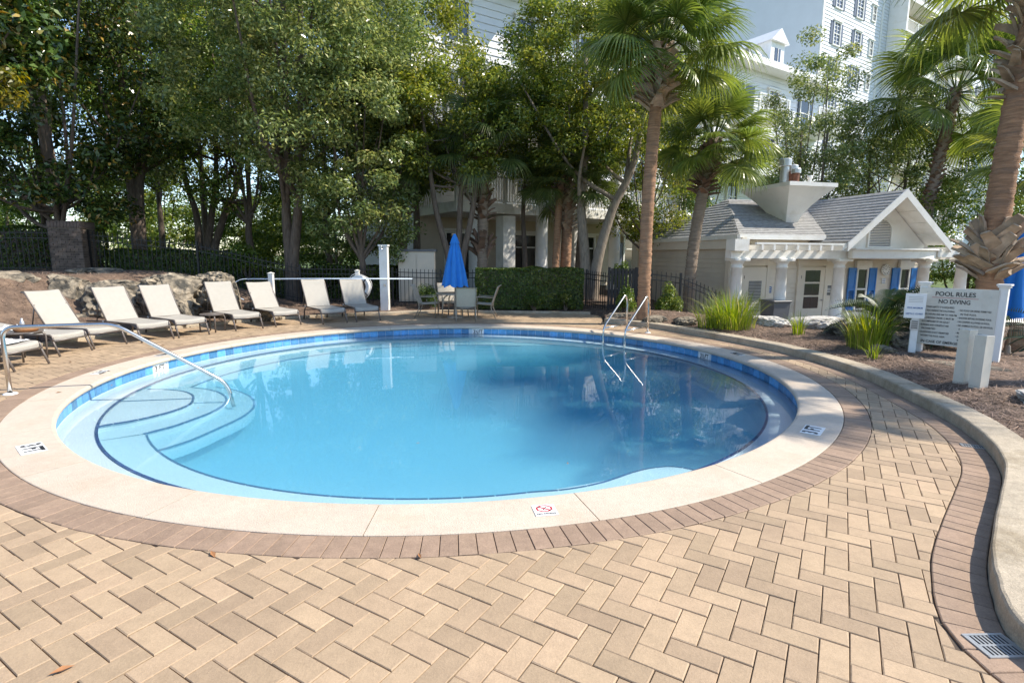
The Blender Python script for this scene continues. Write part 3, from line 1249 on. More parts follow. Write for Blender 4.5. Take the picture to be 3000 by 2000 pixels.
def make_house():
    H = thing('pool_pavilion', 'cream pool house with grey shingle roof, white columns and blue shutters', 'building', (HO[0], HO[1], HF), HRZ)
    Z = lambda z: z - HF          # heights above the house floor
    # floor slab
    MB().box((4.2, 3.4, -0.25), (10.5, 9.2, 0.5)).build('floor_slab', 'curb', H)
    # walls (front wall at v=1.5, side wall at u=.2)
    wt = Z(2.42)
    MB().box((4.5, 1.0 + 0.1, wt / 2), (8.2, 0.2, wt)).build('front_wall', 'cream', H)
    MB().box((0.58, 4.55, wt / 2), (0.2, 6.9, wt)).build('side_wall', 'stucco_shade', H)
    MB().box((8.5, 4.6, wt / 2), (0.2, 6.0, wt)).build('far_wall', 'cream', H)
    MB().box((4.5, 8.1, wt / 2), (7.7, 0.2, wt)).build('back_wall', 'cream', H)
    # horizontal siding boards
    nb = 15
    bh = 0.165
    src = MB().add([(-4.08, 0, 0), (4.08, 0, 0), (4.08, -0.028, 0.004), (-4.08, -0.028, 0.004), (-4.08, 0, bh), (4.08, 0, bh), (4.08, -0.010, bh), (-4.08, -0.010, bh)],
                   [(3, 2, 6, 7), (0, 1, 2, 3), (7, 6, 5, 4), (1, 5, 6, 2), (0, 3, 7, 4)]).build('siding_board', 'cream', H)
    for k in range(nb):
        p = (4.5, 0.998, 0.05 + k * bh)
        if k == 0:
            src.location = p
        else:
            inst(src, H, p)
    src = MB().add([(-3.43, 0, 0), (3.43, 0, 0), (3.43, -0.022, 0.004), (-3.43, -0.022, 0.004), (-3.43, 0, bh), (3.43, 0, bh), (3.43, -0.010, bh), (-3.43, -0.010, bh)],
                   [(3, 2, 6, 7), (0, 1, 2, 3), (7, 6, 5, 4), (1, 5, 6, 2), (0, 3, 7, 4)]).build('siding_board', 'stucco_shade', H)
    for k in range(nb):
        p = (0.478, 4.55, 0.05 + k * bh)
        if k == 0:
            src.location = p
            src.rotation_euler = (0, 0, -PI / 2)
        else:
            inst(src, H, p, (0, 0, -PI / 2))
    MB().box((0.52, 1.02, wt / 2), (0.16, 0.16, wt)).build('corner_board', 'trim', H)
    # columns
    hc = Z(1.76)
    colprof = [(0.25, 0.0), (0.25, 0.10), (0.215, 0.11), (0.215, 0.16), (0.19, 0.18), (0.188, hc * 0.45), (0.165, hc - 0.30), (0.185, hc - 0.29), (0.185, hc - 0.26),
               (0.165, hc - 0.25), (0.165, hc - 0.17), (0.20, hc - 0.13), (0.235, hc - 0.085), (0.235, hc - 0.08)]
    cs = MB().lathe(colprof, 28).build('column', 'trim', H, smooth=True)
    ca = MB().box((0, 0, hc - 0.04), (0.54, 0.54, 0.08), bevel=0.01).build('abacus', 'trim', cs)
    us = [0.0, 1.64, 3.86, 7.36]
    for i, u in enumerate(us):
        if i == 0:
            cs.location = (u, 0, 0)
        else:
            c = cs.copy()
            COL.objects.link(c)
            c.location = (u, 0, 0)
            a = ca.copy()
            COL.objects.link(a)
            a.parent = c
    for (u, v) in ((9.04, 0.0), (9.9, 2.6)):
        c = cs.copy()
        COL.objects.link(c)
        c.location = (u, v, 0)
        a = ca.copy()
        COL.objects.link(a)
        a.parent = c
    # entablature beam over the columns and pergola above it
    bz = hc + 0.13
    MB().box((4.5, 0, bz), (9.7, 0.30, 0.26)).build('beam', 'trim', H)
    MB().box((0.42, 4.1, Z(2.25)), (0.16, 7.6, 0.36)).build('side_fascia', 'cream', H)
    MB().box((-0.16, -0.18, Z(2.17)), (0.5, 0.45, 0.36)).build('beam_end_box', 'trim', H)
    # bowed beam in front of the gable
    pts = [(3.9 + 0.25 * k, -0.35 - 0.55 * math.sin(PI * k / 14)) for k in range(15)]
    mb = MB()
    for k, (u, v) in enumerate(pts):
        for (dv, z) in ((-0.09, bz - 0.10), (0.09, bz - 0.10), (0.09, bz + 0.16), (-0.09, bz + 0.16)):
            mb.v.append((u, v + dv, z))
    for k in range(len(pts) - 1):
        for j in range(4):
            a, b = 4 * k + j, 4 * k + (j + 1) % 4
            mb.f.append((a, b, b + 4, a + 4))
    mb.f += [(0, 1, 2, 3), (56, 59, 58, 57)]
    mb.build('bowed_beam', 'trim', H, recalc=True)
    mb = MB()
    for k, (u, v) in enumerate(pts):
        for (dv, z) in ((-0.20, bz + 0.165), (0.30, bz + 0.165), (0.30, bz + 0.215), (-0.20, bz + 0.215)):
            mb.v.append((u, v + dv, z))
    for k in range(len(pts) - 1):
        for j in range(4):
            a, b = 4 * k + j, 4 * k + (j + 1) % 4
            mb.f.append((a, b, b + 4, a + 4))
    mb.f += [(0, 1, 2, 3), (56, 59, 58, 57)]
    mb.build('bowed_cap', 'trim', H, recalc=True)
    raf = MB().box((0, 0, 0), (0.07, 1.7, 0.15)).build('rafter', 'trim', H)
    k = 0
    for u in list(np.arange(0.35, 3.6, 0.42)) + list(np.arange(7.6, 10.2, 0.42)):
        vv = 0.16
        if k == 0:
            raf.location = (u, vv, bz + 0.21)
        else:
            inst(raf, H, (u, vv, bz + 0.21))
        k += 1
    for v in (-0.55, 1.0):
        MB().box((8.7, v, bz + 0.06), (3.1, 0.14, 0.22)).build('pergola_beam', 'trim', H)
    MB().box((1.9, -0.62, bz + 0.33), (3.5, 0.10, 0.06)).build('purlin', 'trim', H)
    # roofs
    ez = Z(2.51)
    rz_ = Z(4.0)
    u0, u1, v0, v1, vr = 0.31, 8.9, 0.45, 8.2, 3.9
    A, B, C_, D = (u0, v0, ez), (u1, v0, ez), (u1, v1, ez), (u0, v1, ez)
    RL, RR = (2.16, vr, rz_), (u1 - 2.2, vr, rz_)
    gu, ge, gv = 5.47, 2.02, -0.72          # gable ridge u, half width, front overhang v
    gz_ = Z(3.97)
    gez = Z(2.30)
    VL, VR, VT = (gu - ge + 0.2, v0, ez), (gu + ge - 0.2, v0, ez), (gu, vr, rz_)
    roof = MB().add([A, B, C_, D, RL, RR, VL, VR, VT], [(0, 6, 8, 4), (7, 1, 5, 8), (1, 2, 5), (2, 3, 4, 8, 5), (3, 0, 4)]).build('roof', 'shingle', H)
    slice_roof([A, VL, VT, RL], 'shingle_course', roof)
    slice_roof([VR, B, RR, VT], 'shingle_course', roof)
    slice_roof([D, A, RL], 'shingle_course', roof)
    # gable wing
    gl, gr_, gt, gb = (gu - ge, gv, gez), (gu + ge, gv, gez), (gu, gv, gz_), (gu, vr, gz_)
    bl, br_ = (gu - ge, vr, gez), (gu + ge, vr, gez)
    g2 = MB().add([gl, gr_, gt, gb, bl, br_], [(0, 2, 3, 4), (2, 1, 5, 3)]).build('gable_roof', 'shingle', H)
    slice_roof([gl, gt, gb, bl], 'shingle_course', g2)
    slice_roof([gr_, br_, gb, gt], 'shingle_course', g2)
    # boarded soffits and barge boards
    for s in (-1, 1):
        e = Vector((gu + s * (ge - 0.02), gv + 0.02, gez - 0.06))
        a = Vector((gu, gv + 0.02, gz_ - 0.07))
        d = Vector((0, 1.0, 0))
        ns = 9
        for k in range(ns):
            t0, t1 = k / ns, (k + 0.94) / ns
            p0, p1 = e.lerp(a, t0), e.lerp(a, t1)
            dn = Vector((0, 0, -0.012 if k % 2 else 0))
            MB().add([p0 + dn, p1 + dn, p1 + d + dn, p0 + d + dn, p0 + Vector((0, 0, 0.02)), p1 + Vector((0, 0, 0.02)), p1 + d + Vector((0, 0, 0.02)), p0 + d + Vector((0, 0, 0.02))],
                     [(0, 1, 2, 3), (7, 6, 5, 4), (0, 4, 5, 1), (1, 5, 6, 2), (2, 6, 7, 3), (3, 7, 4, 0)]).build('soffit_board', 'trim', g2)
        o_ = Vector((gu + s * (ge + 0.05), gv - 0.03, gez - 0.04))
        t_ = Vector((gu, gv - 0.03, gz_ + 0.02))
        w_ = Vector((0, 0, -0.26))
        th_ = Vector((0, 0.05, 0))
        MB().add([o_, t_, t_ + w_, o_ + w_, o_ + th_, t_ + th_, t_ + w_ + th_, o_ + w_ + th_],
                 [(0, 1, 2, 3), (7, 6, 5, 4), (0, 4, 5, 1), (3, 2, 6, 7), (0, 3, 7, 4), (1, 5, 6, 2)]).build('barge_board', 'white', g2, recalc=True)
    # gable wall
    vg = 0.12
    MB().add([(gu - ge + 0.1, vg, Z(1.98)), (gu + ge - 0.1, vg, Z(1.98)), (gu + ge - 0.1, vg, gez - 0.04), (gu, vg, gz_ - 0.10), (gu - ge + 0.1, vg, gez - 0.04)],
             [(0, 1, 2, 3, 4)]).build('gable_wall', 'white', H)
    # arched louvre
    lv = MB()
    for (rr, z0, y_) in ((0.40, 0, -0.03),):
        prof = []
        for k in range(17):
            a = PI * k / 16
            prof.append((math.cos(a), math.sin(a)))
        for i in range(16):
            p = [(rr * prof[i][0], -0.05, rr * prof[i][1] * 1.05), (rr * prof[i + 1][0], -0.05, rr * prof[i + 1][1] * 1.05),
                 ((rr - 0.05) * prof[i + 1][0], -0.05, (rr - 0.05) * prof[i + 1][1] * 1.05), ((rr - 0.05) * prof[i][0], -0.05, (rr - 0.05) * prof[i][1] * 1.05)]
            q = [(a, 0.0, c) for a, b, c in p]
            lv.add(p + q, [(0, 1, 2, 3), (0, 4, 5, 1), (3, 2, 6, 7)])
    for s in (-1, 1):
        lv.box((s * (rr - 0.025), -0.025, -0.21), (0.05, 0.05, 0.42))
    lv.box((0, -0.025, -0.44), (2 * rr, 0.05, 0.05))
    lo = lv.build('gable_louvre', 'white', H, recalc=True)
    lo.location = (gu, vg - 0.003, Z(2.66))
    lo.scale = (1.25, 1, 1.12)
    nl = 16
    for k in range(nl):
        z = -0.38 + k * 0.048
        hw = (rr - 0.05) if z < 0 else (rr - 0.05) * math.sqrt(max(0.02, 1 - (z / ((rr - 0.03) * 1.05)) ** 2))
        MB().box((0, -0.028, z), (2 * hw, 0.034, 0.010), rot=Matrix.Rotation(R_(-35), 3, 'X')).build('louvre_slat', 'white', lo)
    ap = [(-0.36, -0.42), (0.36, -0.42)] + [(0.36 * math.cos(PI * q / 12), 0.36 * 1.05 * math.sin(PI * q / 12)) for q in range(13)]
    MB().add([(a_, -0.004, b_) for a_, b_ in ap], [tuple(range(len(ap)))]).build('louvre_shade', 'navy_shutter', lo)  # dark sheet paints the shaded gaps behind the slats
    # fascia and gutter on the front eave
    MB().box((1.95, v0 - 0.03, ez - 0.06), (3.3, 0.05, 0.15)).build('fascia', 'white', H)
    MB().box((u0 - 0.03, 4.3, ez - 0.06), (0.05, 7.7, 0.14)).build('fascia', 'trim', H)
    # boxed eave
    MB().box((2.0, 0.72, Z(2.43)), (3.2, 0.52, 0.03)).build('eave_soffit', 'trim', H)
    # hood: inverted pyramid with slab and flues
    hu0, hu1, hv0, hv1, hz = 2.28, 4.12, 0.72, 3.2, Z(4.16)
    bu0, bu1, bv0, bv1, hb = 2.98, 3.45, 1.62, 2.3, Z(3.0)
    t4 = [(hu0, hv0, hz), (hu1, hv0, hz), (hu1, hv1, hz), (hu0, hv1, hz)]
    # flared faces follow a slight curve
    rings = []
    for t in (0, 0.25, 0.5, 0.75, 1.0):
        k = t ** 1.5
        rings.append([(bu0 + (hu0 - bu0) * k, bv0 + (hv0 - bv0) * k), (bu1 + (hu1 - bu1) * k, bv0 + (hv0 - bv0) * k), (bu1 + (hu1 - bu1) * k, bv1 + (hv1 - bv1) * k), (bu0 + (hu0 - bu0) * k, bv1 + (hv1 - bv1) * k)])
    mb = MB()
    for t, rg in zip((0, 0.25, 0.5, 0.75, 1.0), rings):
        for a, b in rg:
            mb.v.append((a, b, hb + (hz - hb) * t))
    for r in range(4):
        for i in range(4):
            j = (i + 1) % 4
            mb.f.append((4 * r + i, 4 * r + j, 4 * r + 4 + j, 4 * r + 4 + i))
    mb.build('vent_hood', 'trim', H)
    MB().box(((hu0 + hu1) / 2, (hv0 + hv1) / 2, hz + 0.065), (hu1 - hu0 + 0.06, hv1 - hv0 + 0.06, 0.13)).build('hood_slab', 'trim', H)
    for (u, v, r, h, mt, cr) in ((2.75, 1.6, 0.14, 0.85, 'galv', 0.21), (3.0, 1.35, 0.12, 0.50, 'rust', 0.16), (3.3, 1.9, 0.15, 0.70, 'rust', 0.20), (3.45, 1.2, 0.06, 0.26, 'white', 0.09)):
        f = MB().lathe([(r, 0), (r, h * 0.75)], 18, cap=True).build('flue_pipe', mt, H, smooth=False)
        f.location = (u, v, hz + 0.13)
        MB().lathe([(r * 1.02, h * 0.72), (cr, h * 0.74), (cr, h), (cr * 0.9, h + 0.02), (0.01, h + 0.03)], 18).build('flue_cap', 'galv' if mt != 'white' else 'white', f)
    # doors and windows on the front wall (y = 1.5 face, towards -v)
    fy = 0.968

    def door(u, w, kind):
        d = MB().box((u, fy - 0.025, 1.04), (w, 0.045, 2.08)).build('door', 'cream', H)
        for s in (-1, 1):
            MB().box((u + s * (w / 2 + 0.07), fy - 0.03, 1.08), (0.13, 0.07, 2.16)).build('door_casing', 'cream', d)
        MB().box((u, fy - 0.035, 2.25), (w + 0.34, 0.09, 0.20)).build('door_head', 'cream', d)
        if kind == 'louvre':
            for k in range(20):
                MB().box((u + 0.02, fy - 0.055, 0.62 + k * 0.05), (w * 0.55, 0.035, 0.008), rot=Matrix.Rotation(R_(-38), 3, 'X')).build('louvre_slat', 'white', d)
            MB().box((u + 0.02, fy - 0.0485, 1.1), (w * 0.56, 0.004, 1.04)).build('slat_gap_shade', 'grey_plastic', d)  # flat dark plate on the door stands in for shade between slats
        else:
            for k in range(3):
                MB().box((u - 0.01, fy - 0.05, 0.86 + k * 0.46), (w * 0.62, 0.012, 0.40)).build('pane', 'pane_glass', d)
        k_ = MB().lathe([(0.012, 0), (0.03, 0.03), (0.028, 0.05), (0.01, 0.06)], 12).build('knob', 'galv', d)
        k_.location = (u + w * 0.42, fy - 0.05, 0.95)
        k_.rotation_euler = (PI / 2, 0, 0)
        for z in (0.35, 1.75):
            MB().box((u - w / 2 + 0.01, fy - 0.053, z), (0.03, 0.012, 0.11)).build('hinge', 'frame', d)

    door(1.38, 0.88, 'louvre')
    door(3.69, 0.98, 'glass')

    def sash(u, w, z0, z1):
        f = MB()
        for s in (-1, 1):
            f.box((u + s * (w / 2 - 0.03), fy - 0.03, (z0 + z1) / 2), (0.06, 0.06, z1 - z0))
        for z in (z0 + 0.03, (z0 + z1) / 2, z1 - 0.03):
            f.box((u, fy - 0.03, z), (w - 0.12, 0.055, 0.06))
        o = f.build('window', 'white', H)
        MB().box((u, fy - 0.014, (z0 + z1) / 2), (w - 0.1, 0.01, z1 - z0 - 0.08)).build('pane', 'pane_glass', o)
        MB().box((u, fy - 0.05, z1 + 0.13), (w + 0.16, 0.10, 0.26)).build('window_head', 'trim', o)
        for s in (-1, 1):
            su = u + s * (w / 2 + 0.19)
            sh = MB()
            for q in (-1, 1):
                sh.box((su + q * 0.135, fy - 0.05, (z0 + z1) / 2), (0.05, 0.045, z1 - z0))
            for z in (z0 + 0.05, (z0 + z1) / 2, z1 - 0.05):
                sh.box((su, fy - 0.05, z), (0.22, 0.044, 0.10))
            so = sh.build('shutter', 'blue_paint', o)
            MB().box((su, fy - 0.045, (z0 + z1) / 2 + (z1 - z0) * 0.25), (0.21, 0.03, (z1 - z0) * 0.48)).build('shutter_panel', 'blue_paint', so)
            nsl = 13
            for k in range(nsl):
                z = z0 + 0.13 + k * ((z1 - z0) / 2 - 0.2) / (nsl - 1)
                MB().box((su, fy - 0.05, z), (0.22, 0.042, 0.010), rot=Matrix.Rotation(R_(-40), 3, 'X')).build('shutter_slat', 'blue_paint', so)

    sash(5.77, 0.50, 0.56, 2.07)
    sash(7.64, 0.46, 0.56, 2.07)
    # clock, notices
    ck = MB().lathe([(0.001, 0.03), (0.17, 0.03), (0.185, 0.045), (0.20, 0.03), (0.20, 0.0)], 28).build('wall_clock', 'plate', None)
    ck.matrix_world = Matrix.Translation((0, 0, 0))
    return H


house = make_house()


def hpt(u, v, z):
    return (HO[0] + E1[0] * u + E2[0] * v, HO[1] + E1[1] * u + E2[1] * v, z)


def make_clock():
    ck = bpy.data.objects['wall_clock']
    ck.location = hpt(6.78, 0.955, HF + 2.0)
    ck.rotation_euler = (PI / 2, 0, HRZ)
    tag(ck, 'round white wall clock between the blue shuttered windows', 'clock')
    for k in range(12):
        a = k * PI / 6
        MB().box((0.14 * math.sin(a), 0.14 * math.cos(a), 0.032), (0.022, 0.05, 0.003), rz=-a).build('hour_mark', 'ink', ck)
    MB().box((0.02, 0.04, 0.034), (0.010, 0.10, 0.003), rz=-0.45).build('hour_hand', 'ink', ck)
    MB().box((-0.05, 0.03, 0.036), (0.008, 0.14, 0.003), rz=1.05).build('minute_hand', 'ink', ck)
    for (u, z, w, h, mt, lab, txt) in ((6.75, 1.60, 0.17, 0.20, 'plate', 'small white notice under the wall clock', 'blue'),
                                       (1.98, 1.32, 0.20, 0.22, 'blue_ink', 'small blue notice beside the louvred door', 'white'),
                                       (4.42, 1.28, 0.22, 0.34, 'grey_plastic', 'grey restroom plaque beside the glazed door', 'white'),
                                       (8.30, 1.45, 0.15, 0.24, 'blue_ink', 'small blue accessible restroom plaque past last shutter', 'white')):
        p = MB().box((0, 0, 0), (w, 0.012, h)).build('wall_notice', mt)
        p.location = hpt(u, 0.955, HF + z)
        p.rotation_euler = (0, 0, HRZ)
        tag(p, lab, 'sign', 'plaques on the pavilion wall')
        for i in range(3):
            MB().box((0, -0.007, -0.06 + 0.06 * i), (w * 0.7, 0.002, 0.022)).build('print_line', 'plate' if txt == 'white' else 'blue_ink', p)


make_clock()


# ------------------------------------------------------------------ long hotel wing and tower behind the trees
F1 = np.array([0.837, 0.547])
F2 = np.array([-0.547, 0.837])
FRZ = math.atan2(0.547, 0.837)
BG0 = 0.15


def win_proto(parent, w, h, shutters, name='window', blue=False, transom=False):
    f = MB()
    t = 0.10
    for s in (-1, 1):
        f.box((s * (w / 2 + t / 2), -0.05, h / 2), (t, 0.12, h + 2 * t))
    f.box((0, -0.05, -t / 2), (w, 0.13, t))
    f.box((0, -0.05, h + t / 2), (w, 0.13, t))
    f.box((0, -0.04, h * (0.72 if transom else 0.5)), (w, 0.07, 0.06))
    f.box((0, -0.035, h / 2), (0.045, 0.055, h))
    f.box((0, -0.08, h + t + 0.06), (w + 0.45, 0.2, 0.10))
    o = f.build(name, 'white', parent)
    MB().box((0, 0.0, h / 2), (w, 0.03, h)).build('pane', 'pane_glass_blue' if blue else 'pane_glass', o)
    if shutters:
        for s in (-1, 1):
            sh = MB().box((s * (w / 2 + 0.30), -0.03, h / 2), (0.40, 0.06, h + 0.1)).build('shutter', 'navy_shutter', o)
    return o


def place(proto, used, parent, loc):
    if not used[0]:
        proto.location = loc
        used[0] = True
        return proto
    c = copy_tree(proto, parent)
    c.location = loc
    return c


def railing(parent, x0, x1, y, z, h=1.05, gap=0.13):
    r = MB()
    r.box(((x0 + x1) / 2, y, z + h), (x1 - x0, 0.09, 0.07))
    r.box(((x0 + x1) / 2, y, z + 0.10), (x1 - x0, 0.06, 0.05))
    n = int((x1 - x0) / gap)
    for k in range(n + 1):
        r.box((x0 + (x1 - x0) * k / n, y, z + h / 2 + 0.04), (0.035, 0.035, h - 0.12))
    m_ = max(1, int((x1 - x0) / 2.2))
    for k in range(m_ + 1):
        r.box((x0 + (x1 - x0) * k / m_, y, z + h / 2), (0.12, 0.12, h + 0.05))
    return r.build('railing', 'white', parent)


def boards(parent, x0, x1, y, z0, z1, step, material):
    k = 0
    src = None
    z = z0
    while z < z1:
        if src is None:
            L = (x1 - x0) / 2
            src = MB().add([(-L, 0.01, 0), (L, 0.01, 0), (L, -0.05, 0.01), (-L, -0.05, 0.01), (L, -0.012, step), (-L, -0.012, step)],
                           [(0, 1, 2, 3), (3, 2, 4, 5)]).build('siding_board', material, parent)
            src.location = ((x0 + x1) / 2, y, z)
        else:
            inst(src, parent, ((x0 + x1) / 2, y, z))
        z += step
        k += 1


def make_wing():
    W = thing('hotel_wing', 'long white hotel wing with round columns and railed balconies behind oaks', 'building', (0, 26.0, BG0), FRZ)
    # local x along the facade, local -y towards the pool
    top = 13.6
    MB().box((11.9, 5.0, top / 2), (32.6, 7.6, top)).build('wall', 'siding', W)
    boards(W, -4.4, 28.2, 1.195, 4.0, top, 0.32, 'siding')
    MB().box((11.9, 1.15, 1.9), (32.6, 0.1, 3.8)).build('ground_floor_wall', 'stucco_shade', W)
    # eaves and roof
    MB().box((11.9, 1.0, top + 0.2), (33.6, 1.7, 0.4)).build('cornice', 'white', W)
    MB().add([(-5.0, 0.2, top + 0.4), (29, 0.2, top + 0.4), (27, 5, top + 2.6), (-3.0, 5, top + 2.6), (-5.0, 9.6, top + 0.4), (29, 9.6, top + 0.4)],
             [(0, 1, 2, 3), (3, 2, 5, 4), (0, 3, 4), (1, 5, 2)]).build('roof', 'siding', W)
    # dormer
    d = MB().box((21.2, 1.6, top + 1.15), (1.5, 1.6, 1.6)).build('dormer', 'white', W)
    MB().add([(20.2, 0.6, top + 1.9), (22.2, 0.6, top + 1.9), (21.2, 0.6, top + 2.75), (20.2, 3.2, top + 1.9), (22.2, 3.2, top + 1.9), (21.2, 3.2, top + 2.75)],
             [(0, 1, 2), (0, 2, 5, 3), (1, 4, 5, 2), (0, 3, 4, 1)]).build('dormer_roof', 'white', d)
    MB().box((21.2, 0.79, top + 1.1), (0.62, 0.04, 0.9)).build('pane', 'pane_glass_blue', d)
    MB().box((21.2, 0.76, top + 1.1), (0.05, 0.05, 0.9)).build('mullion', 'white', d)
    # ground floor colonnade and balcony
    slab_z = 3.55
    MB().box((2.6, -0.6, slab_z), (13.6, 3.6, 0.40)).build('balcony_slab', 'trim', W)
    railing(W, -4.1, 9.3, -2.25, slab_z + 0.2)
    prof = [(0.34, 0), (0.34, 0.2), (0.28, 0.28), (0.27, 2), (0.24, 6.7), (0.30, 6.85), (0.34, 7.0)]
    c0 = MB().lathe(prof, 20).build('column', 'white', W, smooth=True)
    for i, x in enumerate((-3.3, 0.0, 4.3, 8.6)):
        if i == 0:
            c0.location = (x, -2.3, 0)
        else:
            inst(c0, W, (x, -2.3, 0))
    MB().box((-1.6, -1.9, 1.65), (0.6, 0.6, 3.3)).build('pier', 'trim', W)
    for x in (2.2, 6.4):
        MB().box((x, -1.9, 1.65), (0.5, 0.5, 3.3)).build('pier', 'trim', W)
    w1 = win_proto(W, 1.5, 2.1, False, transom=True)
    u = [False]
    for x in (-2.2, 1.4, 5.2, 9.0, 12.5, 16):
        place(w1, u, W, (x, 1.08, 0.55))
    MB().box((7.9, 1.05, 1.3), (0.55, 0.08, 2.2)).build('shutter', 'navy_shutter', W)
    w2 = win_proto(W, 1.0, 1.7, False, blue=True)
    u = [False]
    for z in (4.7, 7.9, 10.9):
        for x in (-2.2, 1.4, 5.2, 9.0, 12.2, 15.0, 17.8, 21.6, 25.4):
            place(w2, u, W, (x, 1.14, z))
    w4 = win_proto(W, 0.5, 0.7, False, blue=True)
    u = [False]
    for x in (18.9, 20.3, 23.6):
        place(w4, u, W, (x, 1.14, 8.6))
    # upper balconies
    for (x0, x1, z) in ((12.0, 24.5, 6.8), (17.0, 20.2, 10.15), (-3.5, 6.5, 7.0), (8.0, 13.0, 10.2), (23.6, 27.4, 10.3)):
        MB().box(((x0 + x1) / 2, 0.1, z), (x1 - x0, 2.2, 0.35)).build('balcony_slab', 'white', W)
        railing(W, x0 + 0.05, x1 - 0.05, -0.92, z + 0.18)
        MB().box(((x0 + x1) / 2, 1.12, z + 1.3), (1.7, 0.1, 2.2)).build('balcony_door', 'pane_glass', W)
    # steep gable end against the sky
    MB().add([(-4.9, -0.4, top + 0.35), (1.5, -0.4, top + 0.35), (-1.7, -0.4, top + 3.2), (-4.9, 5, top + 0.35), (1.5, 5, top + 0.35), (-1.7, 5, top + 3.2)],
             [(0, 1, 2), (0, 2, 5, 3), (1, 4, 5, 2)]).build('gable', 'siding', W)
    return W


make_wing()


def make_tower():
    # the tower stands behind the end of the wing, turned the same way
    px, py = 26.12, 50.0
    T = thing('apartment_tower', 'tall white clapboard apartment tower with grey shutters and stacked balconies', 'building', (px, py, BG0), FRZ)
    top = 34
    MB().box((26.0, 9.0, top / 2), (52.0, 18.0, top)).build('wall', 'siding', T)
    boards(T, 0.0, 52.0, -0.002, 0.3, 33, 0.30, 'siding')
    for x in (0.0, 10.2, 22.5, 29.6, 38.6):
        MB().box((x + 0.12, -0.05, top / 2), (0.24, 0.12, top)).build('corner_board', 'white', T)
    w1 = win_proto(T, 1.0, 1.75, True, blue=True)
    u = [False]
    w2 = win_proto(T, 0.55, 1.2, False, blue=True)
    u2 = [False]
    for fl in range(10):
        z = 2.1 + fl * 3.0
        for x in (2.5, 6.1, 20.8, 31.8, 35.6, 46.0, 49.5):
            place(w1, u, T, (x, -0.03, z))
        place(w2, u2, T, (8.7, -0.03, z + 0.3))
    # balcony stacks: flat panel painting the recess shade, slab, rail, side wall
    for (xa, xb) in ((11.8, 18.6), (23.8, 28.6), (39.5, 44.2)):
        MB().box(((xa + xb) / 2, -0.04, 15), (xb - xa, 0.06, 29.0)).build('recess_shade_panel', 'stucco_shade', T)
        for fl in range(1, 10):
            z = fl * 3.0 + 1.6
            MB().box(((xa + xb) / 2, -0.85, z), (xb - xa + 0.3, 1.7, 0.32)).build('balcony_slab', 'white', T)
            railing(T, xa, xb, -1.6, z + 0.16, gap=0.2)
            MB().box((xa + 1.5, -0.09, z + 1.25), (1.7, 0.06, 2.1)).build('balcony_door', 'pane_glass', T)
        for x in (xa - 0.1, xb + 0.1):
            MB().box((x, -0.85, 15.2), (0.3, 1.6, 30.2)).build('balcony_pier', 'white', T)
    return T


make_tower()


# ------------------------------------------------------------------ leaves, trees
def leaf_quads(pos, nrm, L, Wd, rng, fold=0.25, upv=0.0):
    """rhombic leaves: pos (n,3), nrm (n,3) face normals; returns verts, quads"""
    n = len(pos)
    r = rng.normal(size=(n, 3))
    r[:, 2] -= upv
    t = np.cross(nrm, r)
    t /= np.linalg.norm(t, axis=1)[:, None] + 1e-9
    b = np.cross(nrm, t)
    ls = (L * rng.uniform(0.7, 1.25, n))[:, None]
    ws = (Wd * rng.uniform(0.7, 1.25, n))[:, None]
    v0 = pos - t * ls * 0.5
    v2 = pos + t * ls * 0.5 - nrm * ls * 0.12
    v1 = pos + b * ws * 0.5 + nrm * ws * fold
    v3 = pos - b * ws * 0.5 + nrm * ws * fold
    V = np.stack([v0, v1, v2, v3], 1).reshape(-1, 3)
    Q = np.arange(4 * n).reshape(-1, 4)
    return V, Q


def clump_leaves(centers, radii, per, L, Wd, rng, outer=0.6):
    P, N = [], []
    for c, r, k in zip(centers, radii, per):
        d = rng.normal(size=(k, 3))
        d /= np.linalg.norm(d, axis=1)[:, None]
        rad = rng.uniform(0, 1, k) ** (1 / 2.2)
        P.append(c + d * rad[:, None] * r)
        N.append(d * 0.7 + rng.normal(size=(k, 3)) * 0.55 + np.array([0.0, 0, 0.45]))
    P = np.concatenate(P)
    N = np.concatenate(N)
    N /= np.linalg.norm(N, axis=1)[:, None]
    return leaf_quads(P, N, L, Wd, rng)


